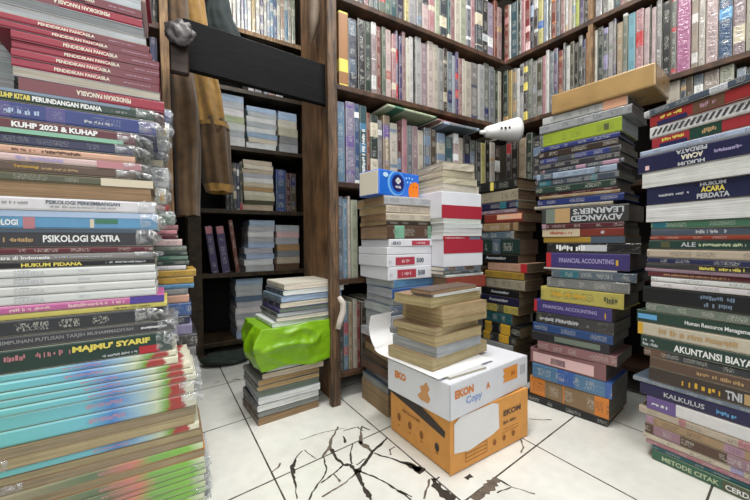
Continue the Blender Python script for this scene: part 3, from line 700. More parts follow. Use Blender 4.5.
# tan carton on pile A
def carton_top():
    zt = onplane(628, 95, aA, Vector((-hdir(92).y, hdir(92).x, 0))).z
    c = ground(650, 87, zt+0.0) if False else onplane(650, 86, aA, nR)
    e = hdir(100)
    e2 = Vector((e.y, -e.x, 0))
    d = ray(656, 85); k = (zt+0.001-CAMZ)/d.z; c = CAM + d*k
    L, D, T = 0.285, 0.165, 0.066
    ctr = c + e*(L/2) + e2*(D/2)
    root = empty('carton', frame((ctr.x, ctr.y, zt+0.001), -e, e2, Z))
    tag(root, 'long taped tan carton lying across the top of the textbook pile', 'box')
    box('carton_body', (-L/2, -D/2, 0), (L/2, D/2, T), MT['boxtan'], root, 0.005, 2)
    box('tape_strip', (-L/2-0.0006, -0.022, -0.0004), (L/2+0.0006, 0.022, T+0.0006), mt_tape, root, 0.005, 2)
mt_tape = mat_plain('brown_packing_tape', (164, 130, 78), 0.25, 0.15, 12, 0.1, 0.6)
carton_top()

# B: pile at the right edge
aB = ground(652, 459)
SB = 'the law book pile'
nv = dict(marks=0)
def acara(up): return dict(desc='navy ACARA PERDATA law book', marks=0, hard=False, dims=(.24,.17), page='white')
LB = [
 (644,112,'slate',dict(desc='thin silver-edged magazine',accent='silver',aa=1,dims=(.25,.18),vp=400)),
 (650,117,'red',dict(desc='red dictionary with yellow title',marks=0,titles=[('~',659,682,.5,.3,'yellow'),('~~',700,716,.3,.4,'mauve')],patches=((.08,.37,.0,.35,'navy'),(.42,.68,.05,.95,'brown')))),
 (650,128,'white',dict(desc='white book with black slanted dashes',marks=1,aa=0,titles=[('////////////////',652,752,.25,.5,'charcoal',False,.03)])),
 (652,139,'red',dict(desc='red dictionary with yellow title',marks=0,titles=[('~',662,684,.5,.3,'yellow'),('~~',702,718,.3,.4,'tan')],patches=((.08,.34,.0,.35,'navy'),(.36,.62,.05,.95,'darkgreen')))),
 (640,152,'paleblue',dict(aa=0,desc='pale blue thin book')),
 (638,158,'navy',dict(desc='navy ACARA PERDATA law book with title inverted',marks=0,jitter=3,dims=(.245,.17),page='white',titles=[('HUKUM',678,705,.06,.2,'silver',True,.04),('ACARA',681,703,.36,.27,'ivory',True,.04),('PERDATA',676,707,.70,.22,'silver',True,.04),('~',714,745,.4,.18,'lilac')],patches=((.08,.12,.15,.4,'palepink'),))),
 (642,174,'white',dict(desc='white paged thick book showing its fore-edge',face='b',page='white')),
 (647,188,'navy',dict(desc='navy ACARA PERDATA law book upright title',marks=0,jitter=3,dims=(.24,.17),titles=[('HUKUM',700,726,.72,.18,'silver',False,.04),('ACARA',701,725,.42,.27,'yellow',False,.04),('PERDATA',697,730,.12,.25,'silver',False,.04),('~',659,689,.42,.14,'silver')])),
 (646,206,'white',dict(desc='white paged book under the navy law book',face='b',page='white')),
 (651,222,'green',dict(accent='teal',aa=1)),(651,229.5,'slate',dict(titles=[('~',696,727,.25,.5,'silver')],marks=0)),(650,236,'brick',dict(aa=0)),
 (649,240,'darkgreen',dict(desc='green ALE economics book',marks=0,titles=[('ALE',681,696,.3,.45,'silver'),('~~',699,748,.35,.3,'palegreen')],patches=((661,670,.2,.8,'olive'),))),
 (647,249,'beige',dict(aa=0)),(647,257,'navy',dict(aa=0)),(646,263,'charcoal',dict(titles=[('~',698,745,.2,.6,'yellow')],marks=0)),(645,267.5,'mauve',dict(aa=0)),(648,271,'maroon',dict(titles=[('~',662,730,.3,.4,'tan')],marks=0)),
 (651,276,'white',dict(aa=0,desc='slim white book')),(651,281,'white',dict(aa=0,desc='second slim white book')),(643,286,'black',dict(desc='blue-black book with grey title',marks=0,aa=0,dims=(.25,.17),titles=[('~~',700,735,.55,.25,'bluegrey',True),('~',704,735,.15,.25,'bluegrey',True)],hard=True)),
 (646,302,'greygreen',dict(wrap=True,desc='grey-green plastic-wrapped book')),(637,309,'darkgreen',dict(desc='dark Human Resource Management book',marks=0,dims=(.25,.17),titles=[('Human Resource Management',685,757,.25,.4,'white')],patches=((638,657,.3,.7,'skyblue'),))),
 (638,321,'cream',dict(desc='cream book with orange end',marks=0,titles=[('~~~',659,738,.3,.4,'tan')],patches=((.0,.05,.05,.95,'gold'),))),
 (641,334,'darkgreen',dict(desc='green AKUNTANSI BIAYA book',marks=0,titles=[('AKUNTANSI BIAYA',674,754,.18,.5,'white',False,.03),('~',643,654,.55,.2,'silver'),('~~',643,658,.2,.25,'silver')])),
 (644,347,'charcoal',dict(accent='brown',aa=1)),(650,356,'brown',dict(marks=0,titles=[('~~',697,745,.3,.35,'tan')])),
 (649,366,'darkbrown',dict(desc='brown TNI book',marks=0,titles=[('TNI',726,743,.2,.55,'silver',False,.04),('~~',682,721,.25,.45,'gold')],patches=((745,757,.15,.8,'tan'),))),
 (633,375,'bluegrey',dict(wrap=True,dims=(.255,.17))),(640,381.5,'navy',dict(desc='navy blue KALKULUS textbook',marks=0,dims=(.25,.18),hard=True,titles=[('KALKULUS',664,705,.3,.4,'silver'),('~',717,737,.3,.35,'skyblue')])),
 (647,395,'white',dict(desc='white book with purple end',marks=0,patches=((0.0,676,.0,1,'purple'),),titles=[('~',652,668,.35,.25,'white')])),
 (639,404.5,'beige',dict(accent='rose',aa=1,wrap=True)),(646,414,'tan',dict(accent='mauve',aa=1,desc='worn brown and pink book')),(645,422,'brown',dict(accent='mauve',aa=.7)),(643,431,'cream',dict(wrap=True,accent='lilac',aa=1,desc='plastic-wrapped pale patterned book')),(646,438,'rose',dict(aa=0,accent='orange')),(652,444.5,'teal',dict(aa=0)),
 (652,448.5,'green',dict(desc='green METODE CITAK CERDAS book',marks=0,dims=(.25,.18),titles=[('METODE CITAK',662,720,.28,.42,'palegreen',False,.03),('CERDAS',726,762,.25,.45,'white',False,.03)],patches=((723,766,.1,.9,'olive'),)))]
for i, l in enumerate(LB):
    l[3].pop('vp', None); 
    f = i/len(LB)
    l[3].setdefault('yaw', -18*max(0, 1-f*1.7)+random.uniform(-1, 1))
stack(aB, -hdir(172), LB, SB, 'books in the law book pile', (.24, .168), defaults=dict(page='cream'))

# C: pile near the corner
pC = CAM + ray(519, 250)*0; d = ray(519, 376); aC = ground(519, 388)
SCn = 'the accounting pile in the corner'
LC = [
 (517,177,'black',dict(desc='black book with small yellow sticker',marks=.6,aa=0,dims=(.20,.14),hard=True,patches=((.37,.45,.1,.9,'yellow'),))),
 (518,188,'beige',dict(desc='worn beige thick book',aa=0,hard=True,page='brown')),(518,200,'navy',dict(accent='teal',aa=1)),(517,208,'mauve',dict()),(523,212,'brick',dict(desc='brown book with salmon title band',marks=0,patches=((.35,.97,.35,.9,'peach'),),titles=[('~',498,512,.5,.3,'cream')])),
 (518,222,'tan',dict(accent='brown',aa=1)),(514,231,'bluegrey',dict(accent='grey',aa=1)),(520,239,'darkgreen',dict(desc='thick dark green book',accent='slate',aa=1,page='brown')),
 (518,255,'black',dict(desc='black Accounting textbook',marks=0,titles=[('Accounting',486,506,.25,.5,'silver',False,.03)])),(527,264,'peach',dict(desc='peach book with red end',marks=.5,patches=((.85,1,.02,.98,'red'),))),
 (524,273,'gold',dict(desc='golden yellow book',aa=0)),(525,281,'beige',dict(desc='torn plastic-wrapped beige book',wrap=True)),(519,291,'black',dict(desc='black Accounting textbook below torn wrapping',marks=0,titles=[('Accounting',491,509,.25,.5,'silver',False,.03)])),
 (519,299,'navy',dict(desc='navy Accounting textbook',marks=0,titles=[('Accounting',489,508,.25,.5,'silver',False,.03)])),(518,307.5,'yellow',dict(accent='olive',aa=1)),(512,315,'teal',dict(wrap=True)),(520,328,'black',dict(accent='gold',aa=1)),(515,338,'charcoal',dict(accent='gold',aa=1)),(513,346,'silver',dict(desc='grey-white book')),(515,355,'brown',dict()),(517,363,'slate',dict())]
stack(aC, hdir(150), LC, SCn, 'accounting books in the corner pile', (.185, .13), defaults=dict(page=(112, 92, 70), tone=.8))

# D1: reams and blue books in front of the back bookcase
aD = ground(388, 418)
SD = 'the tissue pack pile'
def ream(M4, L, D, T, lab, op):
    root = empty('paper_ream', M4); tag(root, lab, 'paper', 'reams of paper on the blue books')
    box('wrapper', (-L/2, -D/2, 0), (L/2, D/2, T), MT['cartonwhite'], root, 0.003, 2)
    if op.get('plain') is None:
        a = op.get('a', .25)
        box('red_label', (-L/2+L*a, -D/2-0.0008, T*.14), (-L/2+L*(a+.42), -D/2+0.001, T*.78), flat((176, 60, 78)), root)
        put_text('~', root, frame((-L/2+L*(a+.1), -D/2-0.0016, T*.32), X, Z), L*.2, T*.28, 'palepink', 'lettering', .03)
        put_text(op.get('w', '500'), root, frame((-L/2+L*(.08 if a > .35 else a+.46), -D/2-0.0016, T*.28), X, Z), L*.17, T*.4, 'slate', 'lettering', .03)
        put_text('A4', root, frame((-L/2+L*.03, -D/2-0.0016, T*.3), X, Z), L*.06, T*.3, 'silver', 'lettering')
    return root
greyb = dict(page='silver', aa=0)
LD = [
 (384,195,'silver',dict(desc='clear-wrapped book under the tissues',wrap=True,page='tan',dims=(.20,.19))),
 (386,204.5,'cream',dict(desc='cream paperback with spine lettering',page='tan',aa=0)),(386,212.5,'cream',dict(desc='second cream paperback',page='kraft',aa=0)),(386,220.5,'darkbrown',dict(page='kraft')),
 (387,225,'brown',dict(desc='mottled red and green book',accent='mint',aa=1,page='kraft',dims=(.2,.18))),
 (389,239,'white',dict(maker=ream,a=.5,w='ISO',label='topmost white paper ream with red label in the pile under the tissue pack',dims=(.19,.195))),
 (387,247,'white',dict(maker=ream,plain=1,label='plain white paper pack between the labelled reams',dims=(.195,.195))),
 (387,255,'white',dict(maker=ream,a=.18,label='white paper ream with red label under the plain pack',dims=(.195,.195))),
 (388,267.5,'white',dict(maker=ream,a=.2,label='lowest white paper ream resting on blue books',dims=(.19,.195))),
 (394,280.5,'skyblue',dict(desc='bright blue paperback under the reams',dims=(.19,.17),yaw=4,page='silver')),(392,289,'blue',dict(desc='second blue paperback under the reams',dims=(.18,.17),page='silver',aa=0)),
 (393,299,'grey',dict(greyb,desc='grey paged book')),(391,306.5,'bluegrey',dict(greyb)),(392,316,'silver',dict(greyb,wrap=True)),(390,327,'grey',dict(greyb,yaw=-3)),(389,336,'silver',dict(greyb,yaw=3)),
 (390,344,'brown',dict(page='brown')),(388,353,'darkbrown',dict(page='kraft',yaw=-4)),(390,362,'olive',dict(page='brown')),(389,371,'charcoal',dict(page='brown',yaw=3)),(391,380,'slate',dict(page='grey',dims=(.2,.185),yaw=-2)),(388,388,'bluegrey',dict(page='grey',dims=(.2,.18))),(388,395,'kraft',dict(page='kraft'))]
stack(aD, X, LD, SD, 'books in the pile beside the worn post', (.19, .18))
# D2: white and red reams
aE = ground(443, 411)
SE = 'the red and white ream pile'
def bigream(M4, L, D, T, lab, op):
    root = empty('paper_ream', M4); tag(root, lab, 'paper', 'red and white reams')
    box('wrapper', (-L/2, -D/2, 0), (L/2, D/2, T), MT['cartonwhite'], root, 0.003, 2)
    for (z0, z1) in op.get('bands', ()):
        box('red_band', (-L/2-0.0003, -D/2-0.0008, T*z0), (L/2+0.0003, -D/2+0.002, T*z1), flat((168, 40, 58)), root)
    if op.get('txt'):
        put_text('~~', root, frame((-L/2+L*.04, -D/2-0.0016, T*.3), X, Z), L*.5, T*.4, 'palepink'); 
        box('blue_band', (-L/2+L*.68, -D/2-0.0012, T*.1), (L/2-L*.03, -D/2, T*.9), flat('bluegrey'), root)
    return root
LE = [
 (443,161,'beige',dict(face='b',page='cream',desc='warped beige book with pages showing',dims=(.14,.16),rag=.004,yaw=-5)),(443,169,'kraft',dict(face='b',page='cream',dims=(.155,.16),rag=.004,desc='second cream paged book')),(443,176,'beige',dict(face='b',page='cream',dims=(.165,.16),rag=.003,desc='ragged cream paged book')),(443,183,'white',dict(face='b',page='ivory',dims=(.18,.16),desc='white paged book')),
 (442,190.5,'white',dict(maker=bigream,bands=((0,.49),),label='white and red paper pack, upper one of the red and white ream pile',dims=(.195,.15))),
 (443,218,'white',dict(face='b',page='white',desc='thin white paper-edged book')),(444,223,'white',dict(face='b',page='white',desc='thin white paper-edged book')),(444,227.5,'white',dict(face='b',page='white',desc='thin white paper-edged book')),(443.5,232,'white',dict(face='b',page='white',desc='thin white paper-edged book')),
 (443.5,236,'red',dict(maker=bigream,bands=((0,1),),txt=1,label='thin red book between the two red and white packs')),
 (444,240,'white',dict(maker=bigream,bands=((.5,1),),label='white and red paper pack, lower one of the red and white ream pile',dims=(.19,.15))),
 (444,267.5,'bluegrey',dict(accent='brown',aa=1)),(443,271.5,'slate'),(446,275,'white',dict(aa=0,desc='white slim book')),
 (447,278,'brick',dict(desc='thick brick red hardcover book',hard=True,marks=0,dims=(.2,.15),page='kraft',titles=[('~',.22,.3,.35,.3,'gold')])),(444,291,'cream',dict()),(443,300,'brown',dict()),(444,310,'olive',dict(zb=None))]
LE = [l if len(l) > 3 else l+(dict(),) for l in LE]
zE = onplane(444, 322, aE, Y).z
stack(aE, X, LE, SE, 'books in the red and white ream pile', (.19, .15), zlast=zE)
def carton_under(P, ex, ey, L, D, z, label):
    root = empty('carton', frame(P, ex, ey, Z)); tag(root, label, 'box')
    box('carton_body', (0, 0, 0.0005), (L, D, z-0.0005), MT['cardin'], root, .003)
    box('tape_strip', (-.0004, D/2-.02, .001), (L+.0004, D/2+.02, z-.0002), mt_tape, root, .003)
mt_tape = mat_plain('brown_packing_tape', (164, 130, 78), 0.25, 0.15, 12, 0.1, 0.6)
carton_under((aE.x+.03, aE.y+.02, 0), X, Y, .14, .12, zE, 'plain brown carton supporting the red and white ream pile')
# tissue pack
def tissue():
    zt = onplane(384, 195, aD, Y).z
    d = ray(379, 194); c = CAM + d*((zt+0.001-CAMZ)/d.z)
    # keep it over the pile: corner taken on the pile's own front plane
    e = hdir(760); e2 = Vector((-e.y, e.x, 0))
    c = onplane(379, 194, Vector((aD.x, aD.y, 0)), Y); c.z = zt+0.001
    L, D = 0.20, 0.105
    top = onplane(379, 168, Vector((aD.x, aD.y, 0)), Y).z; T = top-c.z
    ctr = c+e*L/2+e2*D/2
    root = empty('tissue_pack', frame(ctr, e, e2, Z)); tag(root, 'blue tissue pack with round dark blue emblem on top of the ream pile', 'tissues')
    box('pack_body', (-L/2, -D/2, 0), (L/2, D/2, T), mat_tissue(), root, 0.006, 3)
    box('end_flap', (-L/2-0.0008, -D/2+0.004, 0.003), (-L/2+0.006, D/2-0.004, T-0.003), MT['cartonwhite'] if False else flat('ivory', .7), root, 0.002)
    def disc(cx, cz, r, yy, col, nm, sx=1.0, clip=None):
        bm = bmesh.new(); vs = []
        for k in range(40):
            a = 2*PI*k/40; x = cx+r*sx*math.cos(a); z = cz+r*math.sin(a)
            z = max(0.003, min(T-0.003, z)); x = max(-L/2+.006, min(L/2-0.006, x))
            vs.append(bm.verts.new((x, -D/2-yy, z)))
        bm.faces.new(vs); return fin(bm, nm, flat(col, .3), root)
    disc(-.018, T*.52, T*.50, .0006, (120,180,236), 'swirl'); disc(-.014, T*.52, T*.44, .0008, (36,112,214), 'swirl')
    disc(-.012, T*.53, T*.34, .0011, (26,24,96), 'round_emblem')
    for (dx, dz, rr) in ((-.006,.02,.006),(0,.024,.007),(.007,.02,.006),(0,.016,.007)): disc(-.012+dx, T*.53+dz-.012, rr, .0014, 'white', 'emblem_petal')
    put_text('vinda', root, frame((-.026, -D/2-0.0016, T*.33), X, Z), .028, T*.11, 'white', 'lettering', .03)
    disc(.076, T*.25, T*.42, .0009, (240,128,28), 'orange_cat_face')
    for (x, z) in ((.066, .46), (.082, .46)): disc(x, T*z, .0025, .0013, 'darkbrown', 'cat_eye')
    for (x, z) in ((.03,.78),(.045,.8),(.06,.78),(.036,.62),(.052,.62)): disc(x, T*z, .004, .0009, (150,200,245), 'pale_dot')
    disc(-.07, T*.8, .008, .0009, (190,220,245), 'pale_dot', 1.5)
def mat_tissue():
    return mat_plain('blue_glossy_film', (30, 108, 214), 0.25, 0.12, 9, 0.1, 0.6)
tissue()

# E: cartons with the yellowed books
gE = ground(450, 476); eE = hdir(903); eL = hdir(176)
def box_carton(name, label, c, e1, e2, L, D, z0, z1, mat, th=0.003, bottom=True):
    m = Matrix((e1, e2, Z)).transposed().to_4x4(); m.translation = Vector((c.x, c.y, z0))
    e2p = Vector((-e1.y, e1.x, 0)); m = frame((c.x, c.y, z0), e1, e2p, Z)
    root = empty(name, m); tag(root, label, 'box')
    H_ = z1-z0
    return root, H_
zO = onplane(450, 419, gE, Vector((-eE.y, eE.x, 0))).z
gr = ground(528, 436.5); gl = ground(393, 428)
LO, DO = (gr-gE).length, (gl-gE).length
e2E = Vector((-eE.y, eE.x, 0))
print('CARTON', LO, DO, zO)
root, HH = box_carton('carton', 'orange printed cardboard carton on the tiles beneath the white carton', gE, eE, eL, LO, DO, 0.001, zO, MT['card'])
box('carton_body', (0, 0, 0), (LO, DO, HH), MT['card'], root, 0.003)
# front side panel bulging slightly, with opened flap edge
bm = bmesh.new(); box_bm(bm, (-0.003, -0.004, 0.002), (LO+0.001, -0.0005, HH*1.02), 0.0008); fl = fin(bm, 'side_flap', MT['card'], root)
mt_dk = flat((64, 56, 52), .7); mt_pr = flat((150, 92, 40), .7)
# left face printing: dark diagonal band, icons
def poly(root_, pts_, mat_, name, plane='x', off=-0.0012):
    bm = bmesh.new()
    vs = [bm.verts.new((off, p[0], p[1]) if plane == 'x' else (p[0], off, p[1])) for p in pts_]
    bm.faces.new(vs); me = bpy.data.meshes.new(name); bm.to_mesh(me); bm.free(); return link(name, me, mat_, root_)
poly(root, [(DO*.985, HH*.985), (DO*.985, HH*.84), (DO*.07, HH*.60), (DO*.06, HH*.72), (DO*.55, HH*.985)], mt_dk, 'dark_stripe')
poly(root, [(0.004+DO*.02, HH*.99), (DO*.98, HH*.99), (DO*.98, HH*.80), (DO*.9, HH*.84)], mt_dk, 'dark_stripe') if False else None
for k, yy in enumerate((.18, .42, .62, .82)):
    pts_ = [(DO*yy+0.008*math.cos(a*PI/8), HH*(.34+.02*k)+0.012*math.sin(a*PI/8)) for a in range(16)]
    poly(root, pts_, mt_pr if k else mt_dk, 'print_icon')
    poly(root, [(DO*yy-.006, HH*.22), (DO*yy-.006, HH*.235), (DO*yy+.006, HH*.235), (DO*yy+.006, HH*.22)], mt_pr, 'print_icon')
put_text('EKONOMI', root, frame((-0.0016, DO*.75, HH*.57), -Y, Z), DO*.3, .008, (150,92,40), 'lettering')
put_text('EKOM', root, frame((LO*.64, -0.0052, HH*.64), X, Z), LO*.25, .017, (96, 70, 50), 'lettering', .04)
put_text('B4 80g', root, frame((LO*.64, -0.0052, HH*.46), X, Z), LO*.18, .012, (110, 78, 50), 'lettering', .03)
for k in range(4): box('print_line', (LO*.16, -0.0052, HH*(.12+.07*k)), (LO*.42, -0.0048, HH*(.128+.07*k)), mt_pr, root)
for k in range(5): box('print_line', (LO*.16+LO*.065*k, -0.0052, HH*.12), (LO*.163+LO*.065*k, -0.0048, HH*.33), mt_pr, root) if k in (0, 4) else None
for k in range(3): poly(root, [(LO*(.52+.13*k)+.008*math.cos(a*PI/3), HH*.22+.009*math.sin(a*PI/3)) for a in range(6)], mt_pr, 'print_icon', 'y', -0.0054)
for k in range(2): box('print_line', (LO*.62, -0.0052, HH*(.38-.06*k)), (LO*.86, -0.0048, HH*(.385-.06*k)), mt_pr, root)
bm = bmesh.new()
rr_ = [(.03,.38),(.03,.90),(.10,.99),(.50,1.0),(.57,.94),(.58,.46),(.50,.40),(.20,.31)]
vs = [bm.verts.new((LO*x, -0.0056, HH*z)) for x, z in rr_]; bm.faces.new(vs); fin(bm, 'white_sticker', MT['paper'], root)
# dark corner piece of tape seen at the right
poly(root, [(LO*.9, HH*1.0), (LO*1.0, HH*1.0), (LO*1.0, HH*1.12), (LO*.9, HH*1.1)], mt_dk, 'dark_stripe', 'y', 0.004) if False else None

# white lid tray
zT0 = zO+0.003
nE = Vector((-eE.y, eE.x, 0))
ct = onplane(449, 420, gE, nE)-nE*0.004
eT = hdir(830); eTl = Vector((-eT.y, eT.x, 0))
cT = Vector((ct.x, ct.y, 0))-eT*0.012-eTl*0.01
zT1 = onplane(447, 383, gE, nE).z
LT, DT, HT = LO+0.035, DO-0.016, zT1-zT0
root = empty('white_carton', frame((cT.x, cT.y, zT0), eT, eTl, Z)); tag(root, 'white carton with orange print carrying the yellowed books', 'box')
th = 0.003
box('top_panel', (0.0005, 0.0005, HT-th), (LT-0.0005, DT-0.0005, HT), MT['cartonwhite'], root, 0.0006)
box('lid_front', (0, 0, 0), (LT, th, HT), MT['cartonwhite'], root, 0.001); box('lid_side', (0, 0, 0), (th, DT, HT), MT['cartonwhite'], root, 0.001)
box('lid_back', (0, DT-th, 0), (LT, DT, HT), MT['cartonwhite'], root, 0.001); box('lid_side', (LT-th, 0, 0), (LT, DT, HT), MT['cartonwhite'], root, 0.001)
put_text('EKON', root, frame((LT*.05, -0.0008, HT*.55), X, Z), LT*.21, HT*.24, (214,130,64), 'lettering', .06)
put_text('Copy', root, frame((LT*.17, -0.0008, HT*.22), X, Z), LT*.19, HT*.28, (140,168,216), 'lettering', .03)
put_text('A', root, frame((LT*.41, -0.0008, HT*.46), X, Z), LT*.05, HT*.2, (214,130,64), 'lettering', .06)
bx = [(.63,.42),(.655,.52),(.63,.62),(.655,.70),(.63,.86),(.84,.86),(.84,.40)]
poly(root, [(LT*x, HT*z) for x, z in bx][::-1], flat((230,150,60)), 'orange_label', 'y', -0.0008)
put_text('A4', root, frame((LT*.74, -0.0012, HT*.55), X, Z), LT*.06, HT*.16, (176,96,40), 'lettering', .04)
poly(root, [(LT*.88, HT*.45), (LT*.96, HT*.45), (LT*.96, HT*.75), (LT*.88, HT*.75)], flat('silver'), 'small_mark', 'y', -0.0008)
put_text('EKO', root, frame((-0.0008, DT*.86, HT*.5), -Y, Z), DT*.2, HT*.24, (214,130,64), 'lettering', .06)
gpts = [(.42,.2),(.30,.2),(.27,.35),(.31,.5),(.28,.62),(.33,.8),(.38,.66),(.43,.6),(.41,.45),(.47,.3)]
poly(root, [(DT*x, HT*z) for x, z in gpts], flat((206,150,96)), 'orange_figure', 'x', -0.0008)

# curled sheet under the books
zB = onplane(433, 371, gE, nE).z
zSheet = zT1+0.0075
def sheet():
    bm = bmesh.new(); n = 26
    # profile along the sheet's length: flat on the carton, then curling up past its far side
    prof = [(0.03+(DT-0.01)*k/6, 0.0) for k in range(7)]
    rad = 0.072
    for k in range(1, 15):
        a = R(100)*k/14; prof.append((DT+0.022+math.sin(a)*rad, rad-math.cos(a)*rad))
    y, z = prof[-1]
    for k in range(1, 4): prof.append((y-0.003*k, z+0.009*k))
    m = 8; W = 0.235; grid = []
    for (y, z) in prof: grid.append([bm.verts.new((W*i/m, y + 0.02*(i/m-.5)*(z > 0.01), z)) for i in range(m+1)])
    for a_ in range(len(grid)-1):
        for i in range(m): bm.faces.new((grid[a_][i], grid[a_][i+1], grid[a_+1][i+1], grid[a_+1][i]))
    o = fin(bm, 'curled_sheet', MT['paper'], None, True)
    p = onplane(455, 374, gE, nE)
    e = eT; e2 = eTl
    o.matrix_world = frame((cT.x-e.x*0.008, cT.y-e.y*0.008, zSheet), e, e2, Z)
    tag(o, 'large white sheet curling up at its end under the yellowed books', 'paper')
sheet()
# yellowed books on it
cB = ground(436, 371.5, zSheet)
SF = 'the pile on the white carton'
LF = [
 (431,291,'brown',dict(desc='thin brown booklet',face='b',dims=(.205,.075),page='kraft',yaw=8)),(434,295,'white',dict(desc='thin white booklet',face='b',dims=(.21,.085),page='white',yaw=7)),
 (431,298,'tan',dict(yaw=9,dims=(.23,.14))),(442,307,'tan',dict(yaw=2,dims=(.185,.17))),(443,320,'tan',dict(yaw=4,dims=(.19,.17))),(436,329,'kraft',dict(yaw=11,dims=(.21,.16))),(435,337,'tan',dict(yaw=5,dims=(.2,.155))),
 (437,347,'silver',dict(yaw=8,dims=(.205,.175),page='silver',wrap=True,desc='grey-white plastic-wrapped book')),(433,359.5,'tan',dict(yaw=9,dims=(.262,.175),desc='widest yellowed paperback'))]
for l in LF:
    l[3].setdefault('desc', 'yellowed paperback, pages outward'); l[3].setdefault('page', (190, 170, 128)); l[3].setdefault('face', 'b'); l[3].setdefault('rag', .0025); l[3].setdefault('aa', 0)
stack(Vector((cB.x, cB.y, 0)), hdir(930), LF, SF, 'yellowed paperbacks on the white carton', (.18, .18), zlast=zSheet+0.0012)
book(frame((cT.x+eT.x*.10+eTl.x*.095, cT.y+eT.y*.10+eTl.y*.095, zT1+0.0002), Matrix.Rotation(R(-5), 3, 'Z') @ -eT, Matrix.Rotation(R(-5), 3, 'Z') @ -eTl, Z), .14, .16, 0.007, 'white', 'white paperback poking out beneath the curled sheet on the carton', page='cream', aa=0)

# G: pile with the green bag
gG = ground(258, 426.5); eG = hdir(860)
SG = 'the green bag pile'
P1 = (196, 184, 164)
up = [
 (284,284,'ivory',dict(page=(226,220,204),desc='wide cream-topped book',dims=(.25,.185),yaw=0)),(283,290.5,'slate',dict(page='white',dims=(.236,.18))),(281,296.5,'bluegrey',dict(page='paleblue',dims=(.236,.18),desc='blue-grey edged book')),(280,303,'navy',dict(page='ivory',dims=(.236,.18))),(279,309,'violet',dict(page='greygreen',dims=(.232,.18))),
 (277,313.5,'charcoal',dict(page='silver')),(276,318,'grey',dict(page='ivory')),(272,323,'white',dict(page='white',dims=(.235,.18),desc='white edged book'))]
dn = [
 (266,366,'slate',dict(page='white')),(262,374,'charcoal',dict(page='cream')),(258,381,'grey',dict(page='tan',desc='tan paged book')),(257,387,'slate',dict(page='tan')),(257,392,'grey',dict(page='greygreen')),(258,398,'bluegrey',dict(page='white')),(257,406,'black',dict(page='white')),(258,413,'darkbrown',dict(page='grey')),(258,418.5,'brown',dict(page='kraft',desc='grimy brown book on the floor'))]
for l in up+dn:
    l[3].setdefault('desc', '%s book with %s pages' % (nice(l[2]), nice(l[3]['page']) if isinstance(l[3]['page'], str) else 'cream')); l[3].setdefault('face', 'l')
    l[3]['aa'] = 0; l[3].setdefault('rag', .002); l[3].setdefault('yaw', random.uniform(-2, 2))
nG = Vector((-eG.y, eG.x, 0))
zlo = onplane(266, 366, gG, nG).z; zhi = onplane(272, 328, gG, nG).z
stack(gG, eG, dn, 'the pile below the green bag', 'old books under the green bag', (.218, .182))
stack(gG, eG, up, 'the pile above the green bag', 'old books above the green bag', (.235, .18), zlast=zhi)
def greenbag():
    c = onplane(266, 350, gG, nG)
    W, D, Hh = 0.242, 0.196, zhi-zlo-0.001
    bm = bmesh.new(); box_bm(bm, (-W/2, -D/2, 0), (W/2, D/2, Hh))
    bmesh.ops.subdivide_edges(bm, edges=bm.edges[:], cuts=22, use_grid_fill=True)
    for v in bm.verts:
        x, y, z = v.co
        u = z/Hh; edge = max(abs(x)/(W/2), abs(y)/(D/2))
        if edge > 0.98 or (0.02 < u < 0.98):
            b = math.sin(min(1, max(0, u))*PI)
            ra = 1-abs(noise.noise(Vector((x*11+z*9, y*11+z*5, z*16)))*2.2); rb = 1-abs(noise.noise(Vector((x*24-z*20, y*24+7, z*26)))*2.2)
            fold = (max(0, ra)**3)*0.014 - 0.004 + (max(0, rb)**4)*0.005
            dirv = Vector((x/(W/2), y/(D/2), 0)); dirv.normalize()
            v.co += dirv*(0.010*b + fold*(0.35+b*0.8))
            # droops below the front edge / rides up over the sides
            if y < -D*0.3 or x < -W*0.3:
                dz = (-0.030*(1-u) + 0.012*u)*(0.6+0.8*noise.noise(Vector((x*9, y*9, 3))))
                if edge > 0.98: v.co.z += dz; v.co += dirv*0.007
        if x < -W*0.32 and y < -D*0.1 and edge > 0.9:
            v.co.x -= 0.02*math.sin(u*PI)
    o = fin(bm, 'plastic_bag', MT['bag'], None, True)
    ctr = Vector((c.x, c.y, 0))+eG*(W/2-0.014)+nG*(D/2-0.012); o.matrix_world = frame((ctr.x, ctr.y, zlo+0.0005), eG, nG, Z)
    tag(o, 'crumpled lime green plastic bag squeezed between the old books', 'bag')
    md = o.modifiers.new('s', 'SUBSURF'); md.levels = 1; md.render_levels = 1
greenbag()
# white roll poking out beside the post
def tube(name, pts_, rads, mat, label=None, cat=None, n=12, parent=None, cap=True):
    bm = bmesh.new(); rings = []
    for i, p in enumerate(pts_):
        p = Vector(p); t = (Vector(pts_[min(i+1, len(pts_)-1)])-Vector(pts_[max(i-1, 0)])).normalized()
        a = t.orthogonal().normalized() if i == 0 else (a - t*a.dot(t)).normalized()
        b = t.cross(a)
        rings.append([bm.verts.new(p+(a*math.cos(2*PI*k/n)+b*math.sin(2*PI*k/n))*rads[i]) for k in range(n)])
    for i in range(len(rings)-1):
        for k in range(n): bm.faces.new((rings[i][k], rings[i][(k+1) % n], rings[i+1][(k+1) % n], rings[i+1][k]))
    if cap: bm.faces.new(rings[0][::-1]); bm.faces.new(rings[-1])
    o = fin(bm, name, mat, parent, True)
    if label: tag(o, label, cat)
    return o
q = [onplane(x, y, PB-Y*0.055, Y) for x, y in ((339, 297), (343, 303), (343, 312), (340, 321), (338, 329))]
tube('paper_roll', q, [.008, .011, .012, .011, .010], mat_plain('pinkish_paper', (196, 186, 176), .7, .1), 'short pinkish white paper roll sticking out beside the worn post', 'paper')

